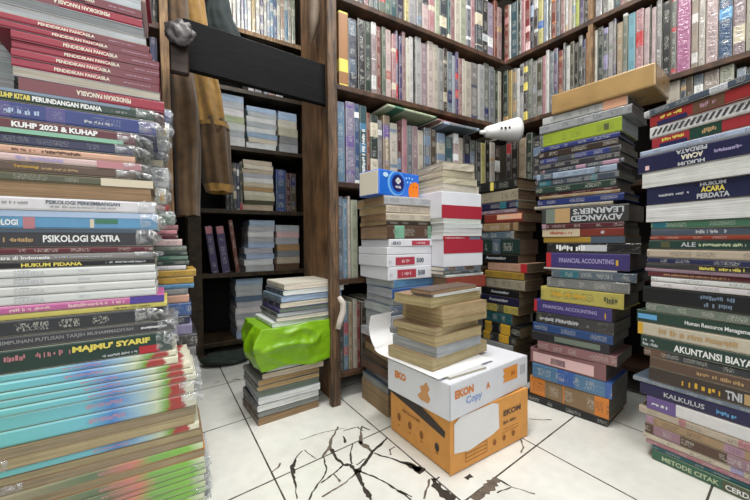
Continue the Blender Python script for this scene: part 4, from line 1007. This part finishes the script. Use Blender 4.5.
# ================================================================== LEFT PILES
v1 = ray(160, 241); k = 0.735/v1.dot(F); aL = CAM+v1*k; YL = aL.y
SL = 'the tallest pile'
def pan(**kw):
    s, a, b = kw.pop('s', 'PENDIDIKAN PANCASILA'), kw.pop('a', 64), kw.pop('b', 118); fl = kw.pop('fl', False)
    d = dict(desc='crimson PENDIDIKAN PANCASILA paperback', marks=0, jitter=3, titles=[(s, a, b, .3, .4, 'ivory', fl, .03)] + ([] if fl else [('~', b+14, b+40, .4, .2, 'mauve')]), patches=((b-9, .997, .02, .98, 'maroon'),) if not fl else ((.0, .5, .02, .98, 'maroon'),), page='silver')
    d.update(kw); return d
wd = (.235, .15); w3 = (.285, .15); WM = (.33, .15)
LL = [
 (148,-26,'crimson',pan(dims=wd)),(146,-16,'crimson',pan(dims=wd)),(145,-7,'palepink',dict(desc='pale pink and red paperback',accent='pink',aa=1)),
 (141,0.5,'silver',dict(face='b',page='silver',desc='paperback with grey pages outward',dims=(.25,.15))),
 (142,11,'maroon',pan(a=70,b=95,dims=(.26,.15))),(142,19,'crimson',pan(fl=True,a=54,b=110,s='PENDIDIKAN PANCASILA',desc='inverted crimson PENDIDIKAN PANCASILA paperback',dims=(.26,.15))),
 (144,29,'silver',dict(face='b',page='grey',desc='paperback with grey pages outward',dims=(.25,.15))),(146,38,'beige',dict(face='b',page='silver',desc='paperback with pale pages outward',dims=(.26,.15))),
 (149,46.5,'crimson',pan(a=39,b=95,dims=(.245,.15))),(152,54,'crimson',pan(a=53,b=108,dims=(.245,.15))),(159,62,'crimson',pan()),(159,70,'crimson',pan(a=65,b=120)),(159,77.5,'crimson',pan(a=57,b=111)),(159,85,'crimson',pan(a=55,b=110)),
 (160,93,'silver',dict(face='b',page=(190,186,168),desc='paperback with cream-grey pages outward',dims=(.225,.15))),(164,101.5,'crimson',pan(fl=True,a=77,b=131,desc='lowest inverted crimson PANCASILA paperback')),
 (153,111,'darkgreen',dict(desc='dark green PERUNDANGAN PIDANA book',marks=0,dims=w3,film=.02,titles=[('KUHP KITAB',-2,31,.22,.42,'yellow',False,.04),('PERUNDANGAN PIDANA',33,102,.22,.42,'white',False,.04),('~',112,128,.3,.2,'grey')],patches=((.0,.86,.75,1,'bluegrey'),))),
 (156,122,'cobalt',dict(desc='blue-purple law code book',marks=.3,dims=w3,film=.018,accent='purple',aa=.4,titles=[('~',83,113,.3,.2,'silver'),('~~',2,40,.3,.3,'paleblue')])),
 (135,134,'maroon',dict(desc='maroon and mint KUHP 2023 & KUHAP book',marks=0,dims=w3,film=.03,titles=[('KUHP 2023 & KUHAP',12,98,.42,.42,'white',False,.05)],patches=((.0,.93,.0,.32,'mint'),))),
 (133,146,'navy',dict(dims=w3,aa=0,film=.03,marks=.3)),(135,156.5,'peach',dict(dims=w3,marks=0,titles=[('~',12,36,.3,.35,'brown'),('~~',42,82,.3,.4,'darkbrown')])),
 (141,164,'palepink',dict(dims=w3,marks=0,film=.02,titles=[('~~',16,64,.2,.5,'lilac')],patches=((97,1.0,.0,1,'rose'),))),
 (134,170.5,'brown',dict(dims=w3,marks=0,film=.03,jitter=2,titles=[('Terminologi',14,39,.35,.35,'gold'),('~',42,78,.35,.25,'tan')],aa=0)),
 (153,181,'olive',dict(dims=w3,desc='olive grey book with cream end',marks=.6,patches=((101,1.0,.05,.95,'cream'),),page='kraft')),(151,189,'kraft',dict(dims=w3,face='b',page='kraft',film=.02,desc='kraft brown paged book in plastic')),
 (155,202,'white',dict(dims=w3,desc='white PSIKOLOGI PERKEMBANGAN book',marks=0,film=.018,titles=[('PSIKOLOGI PERKEMBANGAN',46,120,.52,.28,'slate',False,.03),('~',50,116,.25,.14,'grey'),('~~',2,28,.45,.2,'grey')])),
 (157,214,'skyblue',dict(dims=w3,desc='cyan blue PSIKOLOGI book with pale upper band',marks=0,film=.016,jitter=2,titles=[('PSIKOLOGI',-20,18,.2,.32,'white',False,.04)],patches=((0.0,1.0,.68,1,'paleblue'),(23,35,.02,.66,'rose'),(90,94,.1,.6,'cream'),(95,118,.35,.62,'green')))),
 (153,230,'charcoal',dict(dims=w3,desc='black PSIKOLOGI SASTRA book',marks=0,titles=[('PSIKOLOGI SASTRA',43,120,.28,.40,'white',False,.03),('~~',3,33,.3,.25,'tan'),('~',136,141,.25,.5,'silver')],patches=((0.0,.99,.82,1,'slate'),),film=.014)),
 (152,246,'maroon',dict(dims=w3,aa=0,marks=1)),(152,251.5,'grey',dict(dims=w3,marks=0,film=.02,titles=[('Sastra di Indonesia',-10,50,.22,.5,'white',False,.03),('~',55,113,.35,.22,'silver')])),
 (155,257.5,'black',dict(dims=w3,desc='black HUKUM PIDANA book with yellow title',marks=0,jitter=2,titles=[('HUKUM PIDANA',21,82,.2,.5,'yellow',False,.04),('~~~',105,147,.35,.3,'silver')])),
 *[(155+(i % 2), y, 'white', dict(dims=w3, desc='white NANDA handbook', marks=0, jitter=3, page='white', titles=[('NANDA', 14, 45, .2, .42, 'silver'), ('~', 14, 30, .72, .12, 'grey'), ('~~', 78, 90, .4, .2, 'silver')])) for i, y in enumerate((264, 271.5, 279, 287))],
 (164,294.5,'magenta',dict(dims=w3,desc='magenta and purple book',marks=0,titles=[('~~',9,50,.25,.45,'palepink'),('~',68,125,.25,.45,'palepink')],patches=((130,1.0,.02,.98,'violet'),))),
 (167,301,'yellow',dict(dims=w3,desc='thin bright yellow book',marks=0,aa=0,titles=[('~~',114,151,.3,.35,'charcoal')])),
 (152,307.5,'charcoal',dict(dims=w3,film=.03,aa=0)),
 (174,319,'charcoal',dict(dims=(.30,.15),desc='charcoal HIMPUNAN PUTUSAN TARJIH MUHAMMADIYAH book',marks=0,film=.008,titles=[('HIMPUNAN PUTUSAN TARJIH MUHAMMADIYAH',-4,133,.3,.4,'grey',False,.02),('~',141,168,.4,.2,'white')])),
 (172,330,'darkgreen',dict(dims=(.30,.15),desc="dark green MAJMU' SYARIF book with yellow title",marks=0,jitter=2,film=.012,titles=[("MAJMU' SYARIF",72,150,.45,.36,'yellow',False,.05),('~~',102,137,.12,.12,'silver'),('~',3,70,.5,.25,'rose')],patches=((139,159,.02,.38,'red'),)))]
mg = dict(mat='mag', name='magazine', page='cream', dims=WM, desc='turquoise and blue school magazine', warp=0)
tail = [(176,349,'cyan',{}),(178,355,'cyan',{}),(190,361,'cyan',{}),(193,367,'cyan',{}),(196,373,'cyan',dict(film=.012)),(194,380,'cyan',dict(film=.016)),(196,392,'cyan',dict(film=.014)),
 (196,405.5,'kraft',dict(face='b',page=(166, 150, 122),mat=None,desc='bundle of brown page edges')),(194,414,'kraft',dict(face='b',page=(186, 168, 134),mat=None,desc='bundle of tan page edges',film=.012)),
 (199,421.5,'cyan',{}),(201,428,'kraft',dict(face='b',page=(186, 168, 134),mat=None,desc='magazine with tan pages outward')),(203,434,'kraft',dict(face='b',page=(166, 150, 122),mat=None,desc='magazine with brown pages outward',film=.014)),
 (203,441,'orange',dict(mat='maggreen',desc='green and pink school magazine')),(205,448,'orange',dict(face='b',page=(166, 150, 122),mat=None,desc='magazine with brown pages outward')),
 *[(204+(i % 3), y, 'green', dict(mat='maggreen', desc='green and pink school magazine', film=.014 if i % 2 else 0)) for i, y in enumerate((455.5, 462, 468, 474, 480, 486, 492, 498))]]
for l in tail:
    d = dict(mg); d.update(l[3]); d['mat'] = MT[d['mat']] if d['mat'] else None
    if d['mat'] is None: d['name'] = 'magazine'
    d.setdefault('yaw', random.uniform(-.7, .7))
    LL.append((l[0], l[1], l[2], d))
for l in LL: l[3].setdefault('dims', (.225, .15)); l[3].setdefault('yaw', random.uniform(-.5, .5))
stack(Vector((aL.x, YL, 0)), -X, LL, SL, 'books in the tall left pile', defaults=dict())

# second pile behind the tall one
aM = onplane(185, 260, Vector((0, YL+0.165, 0)), Y)
SM = 'the narrow pile behind the tallest'
LM = [(171,110,'blue',dict(film=.004,aa=0)),(169,123,'white',dict(desc='white yellow-labelled book in plastic',film=.01,patches=((.9,.97,.2,.8,'gold'),))),(166,139,'bluegrey',dict(film=.012)),(163,152,'slate',dict(film=.012)),(163,160,'cream',dict()),
 (168,168,'white',dict(desc='white barcoded book in clear plastic',film=.008,titles=[('|||||||||',156,163,.3,.5,'slate',False,.02)])),(166,188,'ivory',dict(desc='white yellow-marked book in plastic',film=.012,patches=((.93,.98,.2,.7,'gold'),))),(169,205,'red',dict(aa=0)),(174,211.5,'green',dict(wrap=True,film=.004)),
 (178,225,'rose',dict()),(177,230,'pink',dict()),(178,234.5,'maroon',dict()),(182,239,'palepink',dict()),(186.5,246,'greygreen',dict()),(187,251,'darkgreen',dict()),(188,255.5,'green',dict()),(189,260,'darkgreen',dict()),(186,265,'white',dict()),(196,269,'gold',dict(desc='yellow book with dark lettering',marks=1)),(193.5,276,'gold',dict(desc='second yellow book')),
 (194,283,'skyblue',dict()),(188,288,'grey',dict()),(189,294,'peach',dict(marks=0)),(191,302,'blue',dict(wrap=True)),(190,315,'navy',dict(wrap=True)),(192,323,'lilac',dict()),(197,333,'charcoal',dict(wrap=True)),(196,346,'grey',dict()),(195,358,'beige',dict()),(196,370,'slate',dict())]
for l in LM: l[3].setdefault('aa', 0)
zM = onplane(196, 384, Vector((aM.x, aM.y, 0)), Y).z
stack(Vector((aM.x, aM.y, 0)), -X, LM, SM, 'books in the pile behind the tall left pile', (.2, .14), defaults=dict(page='silver'), zlast=zM)
carton_under((onplane(194, 390, Vector((aM.x, aM.y, 0)), Y).x-.18, aM.y+.002, 0), X, Y, .18, .13, zM, 'plain brown carton supporting the narrow pile behind the tall one')

# ================================================================== LEFT SHELVING seen past the pile
YP = YB+0.07; PP = Vector((0, YP, 0))
def atp(x, y, PPn): return onplane(x, y, PPn, Y)
p0, p1 = atp(158.5, 0, PP), atp(167.5, 0, PP); p2 = atp(163.5, 150, PP); p3 = atp(173, 150, PP)
def plank():
    bm = bmesh.new()
    zt = 2.0; sl = ((p2.x-p0.x)/(p2.z-p0.z))
    def xl(z): return p0.x+sl*(z-p0.z)
    w = p1.x-p0.x
    vs = []
    for z in (0.0, zt):
        for (dx, dy) in ((0, 0), (w, 0), (w, .02), (0, .02)): vs.append(bm.verts.new((xl(z)+dx, YP+dy, z)))
    for f in ((0,1,2,3), (4,5,6,7), (0,1,5,4), (1,2,6,5), (2,3,7,6), (3,0,4,7)): bm.faces.new([vs[i] for i in f])
    bmesh.ops.bevel(bm, geom=bm.edges[:], offset=.0015, segments=1, affect='EDGES')
    o = fin(bm, 'leaning_plank', MT['plankwood']); tag(o, 'narrow bare brown plank standing behind the tallest pile', 'plank')
plank()
root = empty('bookcase', frame((p0.x-0.62, YP+0.022, 0), X, Y)); tag(root, 'dark shelving behind the tallest pile beside the narrow plank', 'bookcase')
zb1 = atp(150, 20, PP+Y*.022).z; zb2 = atp(150, 58, PP+Y*.022).z-.28
for z in (zb1-0.32, zb1, zb1-0.64): box('shelf_board', (0, 0, z-.02), (.62, .22, z), MT['shelfwood'], root, .001)
box('back_panel', (0, .22, 0), (.62, .228, 2.0), MT['dark'], root)
PPb = PP+Y*.022
row(PPb, X, Y, zb1, 8, [(148.4,151,'silver'),(151.3,156.5,'black')], 'the dark shelf beside the plank', 'books on the dark left shelving', 'its open end', D=.15)
row(PPb, X, Y, zb1-.32, 48, [(149.5,157,'cobalt',dict(h=onplane(153,37,PPb+Y*.014,Y).z-zb1+.32,aa=0))], 'the shelf behind the red books', 'books on the lower dark left shelving', 'its open end', D=.15)

aQ = onplane(15, 60, Vector((0, YL+.17, 0)), Y)
lq = [(12,25,'white',dict(desc='white paged block')),(13,52,'charcoal',dict()),(14,60,'white',dict(desc='pale paged block',page='silver')),(14,80,'black',dict()),(14,100,'slate',dict())]
stack(Vector((aQ.x, aQ.y, 0)), -X, lq, 'the pile behind the red books', 'books at the far left', (.2, .14), face='b', defaults=dict(aa=0, page='silver'), zlast=onplane(13, 130, Vector((aQ.x, aQ.y, 0)), Y).z)
carton_under((aQ.x-.19, aQ.y, 0), X, Y, .185, .135, onplane(13, 130, Vector((aQ.x, aQ.y, 0)), Y).z, 'tall brown carton under the pile behind the red books')

# ================================================================== ALCOVE BETWEEN PLANK AND POST
gA = ground(205, 360); YA = gA.y; PA = Vector((0, YA, 0))
def zA(x, y): return onplane(x, y, PA, Y).z
za1, za2, za3, za4, za0 = zA(262, 149), zA(250, 210), zA(250, 272), zA(250, 338), zA(290, 43)
zt5 = zA(262, 93)
xl, xr = onplane(188, 240, PA, Y).x, onplane(312, 240, PA, Y).x
xpost = onplane(199, 240, PA, Y).x
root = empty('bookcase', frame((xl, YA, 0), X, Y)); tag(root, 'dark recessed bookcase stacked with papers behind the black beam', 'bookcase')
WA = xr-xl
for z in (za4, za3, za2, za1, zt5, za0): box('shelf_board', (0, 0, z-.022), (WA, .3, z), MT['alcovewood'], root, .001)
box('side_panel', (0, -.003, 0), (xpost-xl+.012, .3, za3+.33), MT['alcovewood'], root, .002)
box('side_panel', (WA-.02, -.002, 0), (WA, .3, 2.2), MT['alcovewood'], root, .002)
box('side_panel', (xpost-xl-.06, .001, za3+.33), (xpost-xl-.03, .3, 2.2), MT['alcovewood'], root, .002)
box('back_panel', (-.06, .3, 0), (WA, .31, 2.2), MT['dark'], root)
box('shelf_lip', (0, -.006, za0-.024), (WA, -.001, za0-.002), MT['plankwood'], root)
# bright leaflets on the upper recessed shelf
cols = ['ivory','cream','silver','lilac','paleblue','ivory','gold','cream','violet','ivory','paleblue','skyblue','blue','ivory','peach','skyblue','cream','palegreen']
xx = 222.0; lst = []
for i in range(18):
    w = random.uniform(2.9, 4.4)
    if xx < 227: xx = 229.0
    lst.append((xx, xx+w, cols[i], dict(aa=.6, accent='ivory', wrap=True, h=random.uniform(.27, .3)))); xx += w+.15
row(PA, X, Y, za0, 20, lst, 'the bright shelf above the beam', 'bright books above the black beam', 'the hanging clothes')
lst = [(248,254,'white'),(255,262,'silver'),(264,268,'paleblue'),(268.5,275,'peach'),(276,283,'white')]
row(PA, X, Y, zt5, 50, lst, 'the ledge above the beam', 'pale papers above the black beam', 'the hanging clothes', hdef=(.2, .24))

def papers(px0, px1, ys, zb, where, group, cols_, nrm_yaw=0, setb=0.01, pgc=None):
    """horizontal pile on an alcove shelf between two pixels; ys = tops, front edges showing"""
    n = len(ys)
    A = onplane(px0, 200, PA, Y).x; B = onplane(px1, 200, PA, Y).x
    zs = [onplane((px0+px1)/2, y, PA, Y).z for y in ys]+[zb]
    for i in range(n):
        T = zs[i]-zs[i+1]-.0003
        if T < .002: continue
        L = (B-A)*random.uniform(.93, 1.0); c = cols_[i % len(cols_)]; off = random.uniform(-.004, .004)
        D = .2; yw = random.uniform(-1.5, 1.5)
        ex = Matrix.Rotation(R(yw), 3, 'Z') @ -X; ey = Matrix.Rotation(R(yw), 3, 'Z') @ -Y
        book(frame(((A+B)/2+off, YA+setb+D/2+.008, zs[i+1]+.0001), ex, ey, Z), L, D, T, c, '%s block of pages, %s down in %s' % (nice(c), ordw(i+1), where), group, page=pgc or c, aa=0, rag=.0015, name='paper_block')
def ysplit(a, b, n): return [a+(b-a)*i/n for i in range(n)]
papers(222, 247, ysplit(94, 143, 7), za1, 'the recessed pile by the clothes', 'paper piles on the upper recessed shelf', ['paleblue','silver','white','palegreen','white','silver','white'])
papers(248.5, 279, ysplit(107, 148, 8), za1, 'the middle upper recessed pile', 'paper piles on the upper recessed shelf', ['paleblue','silver','white','silver','white','paleblue','ivory','white'])
papers(280.5, 300, ysplit(112, 152, 5), za1, 'the upper recessed pile by the post', 'paper piles on the upper recessed shelf', ['paleblue','ivory','cream','grey','silver'])
papers(244, 275, ysplit(160, 209, 11), za2, 'the cream second-shelf recessed pile', 'paper pile on the second recessed shelf', ['cream','ivory','beige','silver','white','cream','tan','ivory','cream','olive','beige'])
papers(248, 275, ysplit(220, 248, 5), onplane(262, 248, PA, Y).z, 'the white third-shelf recessed pile', 'white paper pile on the third recessed shelf', ['paleblue','silver','white','silver','paleblue'])
papers(244, 274, ysplit(248, 271, 4), za3, 'the lower third-shelf recessed pile', 'white paper pile on the third recessed shelf', ['silver','paleblue','white','silver'])
papers(276, 300, ysplit(225, 270, 7), za3, 'the third-shelf recessed pile by the post', 'paper pile beside the post', ['silver','palepink','silver','tan','grey','beige','brown'])
papers(234, 262, ysplit(279, 337, 10), za4, 'the bottom recessed shelf pile', 'paper pile on the bottom recessed shelf', ['paleblue','silver','silver','bluegrey','silver','white','silver','white','silver','paleblue'])
row(PA, X, Y, za2, 185, [(226,230,'black'),(230.4,233.5,'darkgreen'),(233.8,237,'slate'),(237.3,240,'cobalt'),(240.3,243.5,'olive'),(277,286.5,'blue',dict(wrap=True,h=.235,accent='cobalt',aa=.5,tilt=0)),(287,291,'maroon',dict(h=.22)),(291.3,297,'brown',dict(h=.22))], 'the second recessed shelf', 'upright books in the dark recess', 'the clothes', hdef=(.24, .26))
for k, (x0, x1, c, t, lab) in enumerate(((212, 219, 'violet', -7, 'dark violet volume with reddish top leaning at the dark shelf end'), (223, 230.5, 'violet', -7, 'second dark violet volume leaning beside the red one'), (236.5, 240.5, 'brick', -7, 'tall red book leaning against the violet volumes'))):
    row(PA, X, Y, za3, 262, [(x0, x1, c, dict(tilt=t, h=.245 if k < 2 else .28, aa=0, label=lab, accent='rose', patches=((.84, .995, .05, .95, 'rose'),) if k < 2 else ()))], '', 'leaning volumes in the recess', '')

# black beam across the alcove
bt = onplane(325, 65, PB, Y).z; bb_ = onplane(300, 99, PB, Y).z
bx0 = onplane(183, 30, PB, Y).x; bx1 = PB.x-.02
def slopebox(name, xa, xb, za_lo, za_hi, zb_lo, zb_hi, y0, y1, mat, bev=.003):
    bm = bmesh.new(); vs = []
    for (x, lo, hi) in ((xa, za_lo, za_hi), (xb, zb_lo, zb_hi)):
        for (y, z) in ((y0, lo), (y1, lo), (y1, hi), (y0, hi)): vs.append(bm.verts.new((x, y, z)))
    for f in ((0,1,2,3), (4,5,6,7), (0,1,5,4), (1,2,6,5), (2,3,7,6), (3,0,4,7)): bm.faces.new([vs[q] for q in f])
    bmesh.ops.bevel(bm, geom=bm.edges[:], offset=bev, segments=1, affect='EDGES'); return fin(bm, name, mat)
lt, lb = onplane(184, 18, PB, Y).z, onplane(190, 70, PB, Y).z
o = slopebox('beam', bx0, bx1, lb, lt, bb_-.004, bt, YB-.004, YB+.018, MT['blackwood']); tag(o, 'black painted beam spanning from the plank to the worn post', 'beam')
zs5 = onplane(262, 93, PB+Y*.25, Y).z
# brown block and grey plastic wad at the beam's left end
A_ = onplane(169, 40, PB, Y); B_ = onplane(190, 79, PB, Y)
o = box('wooden_block', (A_.x, YB+.001-.03, B_.z), (bx0+.012, YB-.0042, A_.z), mat_wood('reddish_dark_block', (40,26,20), (62,42,30)), None, .004); tag(o, 'dark brown block holding up the plank end of the black beam', 'bracket')
def wad():
    bm = bmesh.new(); bmesh.ops.create_icosphere(bm, subdivisions=4, radius=1)
    for v in bm.verts:
        n = noise.noise(v.co*1.9)*.35+noise.noise(v.co*5)*.14
        v.co = Vector((v.co.x*.036, v.co.y*.016, v.co.z*.034))*(1+n)
    o = fin(bm, 'plastic_wad', mat_plain('grey_wrap', (74, 70, 70), .5, .3, 30, .3, .1), None, True)
    p = onplane(181, 33, PB-Y*.045, Y); o.location = p; tag(o, 'crumpled grey plastic wad taped to the plank end of the beam', 'wrapping')
wad()

# hanging clothes
def garment(name, label, keys, mat, folds=7, seedv=0, amp=.25, PPn=None, n=56, rows_=44, hem=True):
    """keys: (py, px_left, px_right, depth half-thickness)"""
    bm = bmesh.new(); pts_ = []
    for (py, x0, x1, dpt) in keys:
        a = onplane(x0, py, PPn, Y); b = onplane(x1, py, PPn, Y)
        pts_.append((a.z, a.x, b.x, dpt))
    rings = []
    for r in range(rows_+1):
        f = r/rows_*(len(pts_)-1); i = min(len(pts_)-2, int(f)); g = f-i
        z, xa, xb, dp = [pts_[i][k]*(1-g)+pts_[i+1][k]*g for k in range(4)]
        cx, hw = (xa+xb)/2, (xb-xa)/2; rg = []
        for k in range(n):
            a = 2*PI*k/n
            fold = math.sin(a*folds+seedv+2*noise.noise(Vector((z*5, seedv, 0))))*amp*.5 + noise.noise(Vector((math.cos(a)*2+seedv, math.sin(a)*2, z*9)))*amp*1.2
            rr = 1+fold*(.4+.6*abs(math.sin(a)))
            rg.append(bm.verts.new((cx+hw*math.cos(a)*(1+fold*.12), PPn.y+dp*math.sin(a)*rr, z+.004*noise.noise(Vector((a*3, z*30, 1))))))
        rings.append(rg)
    for i in range(rows_):
        for k in range(n): bm.faces.new((rings[i][k], rings[i][(k+1) % n], rings[i+1][(k+1) % n], rings[i+1][k]))
    return fin(bm, name, mat, None, True)
PG = Vector((0, YB+.14, 0)); PG2 = Vector((0, YB+.20, 0))
o = garment('trousers', '', [(-125,163,184,.03),(-30,166,186,.03),(60,168,192,.04),(100,170,198,.045),(150,173,201,.05),(216,176,200,.045)], MT['browncloth'], 5, 1.3, .3, PG); tag(o, 'long dark brown trousers hanging beside the narrow plank', 'trousers')
j = garment('jacket', '', [(-125,178,196,.03),(-30,180,200,.03),(20,182,208,.04),(60,186,214,.045),(90,192,222,.045),(122,196,226,.045)], MT['mustard'], 6, 4.1, .3, PG2)
tag(j, 'mustard yellow work jacket hanging behind the black beam', 'jacket')
s = garment('sleeve', '', [(118,197,227,.048),(128,198,229,.05),(150,198,230,.05),(182,202,233,.045),(189,205,232,.042)], MT['browncloth'], 8, 2.2, .28, PG2); s.parent = j
s = garment('waistband', '', [(121.5,196,229,.053),(126,196.5,229.5,.053)], MT['mustard'], 8, 2.2, .05, PG2, rows_=4); s.parent = j
s = garment('cuff', '', [(184,203,234,.05),(192,206,233,.048)], MT['mustard'], 8, 2.2, .1, PG2, rows_=6); s.parent = j
o = garment('dark_garment', '', [(-125,214,224,.02),(-20,212,226,.02),(10,205,232,.03),(25,206,240,.03),(40,214,244,.025)], MT['darkcloth'], 4, .6, .3, Vector((0, YB+.27, 0))); tag(o, 'dark teal cloth bundled behind the beam beside the mustard jacket', 'cloth'); o.name = 'cloth_bundle'
rod0 = onplane(160, -130, PG, Y); tube('clothes_rail', [(rod0.x-.1, YB+.17, rod0.z-.004), (PB.x-.02, YB+.17, rod0.z-.004)], [.012, .012], MT['dark'], 'dark rail the clothes hang from above the recess', 'rail')

# dark bag on the floor in the alcove
def darkbag():
    bm = bmesh.new(); bmesh.ops.create_icosphere(bm, subdivisions=4, radius=1)
    for v in bm.verts:
        n = noise.noise(v.co*1.7)*.3+noise.noise(v.co*4)*.1
        v.co = Vector((v.co.x*.115, v.co.y*.07, max(0, (v.co.z+.75))*.03))*(1+n)
    for v in bm.verts: v.co.z = max(0, v.co.z)
    p = ground(224, 354); o = fin(bm, 'cloth_bag', mat_plain('dark_green_cloth', (40, 52, 44), .8, .2, 30, .3), None, True); o.location = (p.x, YA-.10, .0008); tag(o, 'limp dark green cloth bag on the floor under the recessed bookcase', 'bag')
darkbag()
# rolled paper stuck between the posts above the beam
q = [onplane(x, y, PB+Y*.05, Y) for x, y in ((313, -60), (315, 8), (314, 22), (311, 44))]
tube('paper_roll', q, [.016, .02, .018, .004], mat_plain('aged_paper', (124, 108, 92), .7, .15), 'aged paper roll tucked against the post above the black beam', 'paper')

# ================================================================== LIGHT
def area(name, loc, rot, size, power, col=(1, 1, 1), sy=None):
    l = bpy.data.lights.new(name, 'AREA'); l.energy = power; l.size = size; l.color = col
    if sy: l.shape = 'RECTANGLE'; l.size_y = sy
    o = bpy.data.objects.new(name, l); COL.objects.link(o); o.location = loc; o.rotation_euler = rot; return o
area('ceiling_tube', (0.35, 0.55, 2.5), (0, 0, R(20)), 1.2, 40, (1.0, .98, .95), .25)
area('ceiling_panel', (0.9, 0.0, 2.4), (R(28), R(10), 0), .8, 16, (.97, .99, 1.0))
area('room_glow', (-.5, -.8, 1.7), (R(72), 0, R(-25)), 1.4, 20, (1.0, .985, .96))
aw = onplane(262, 20, PA, Y)
area('recess_light', (aw.x-.02, YB+.32, 1.98), (R(18), 0, 0), .35, 4.2, (.93, .97, 1.0))
w = bpy.data.worlds.new('world'); SC.world = w; w.use_nodes = True
w.node_tree.nodes['Background'].inputs[0].default_value = (.9, .95, 1, 1); w.node_tree.nodes['Background'].inputs[1].default_value = .35
SC.view_settings.view_transform = 'Standard'; SC.view_settings.look = 'None'; SC.view_settings.exposure = 0.0
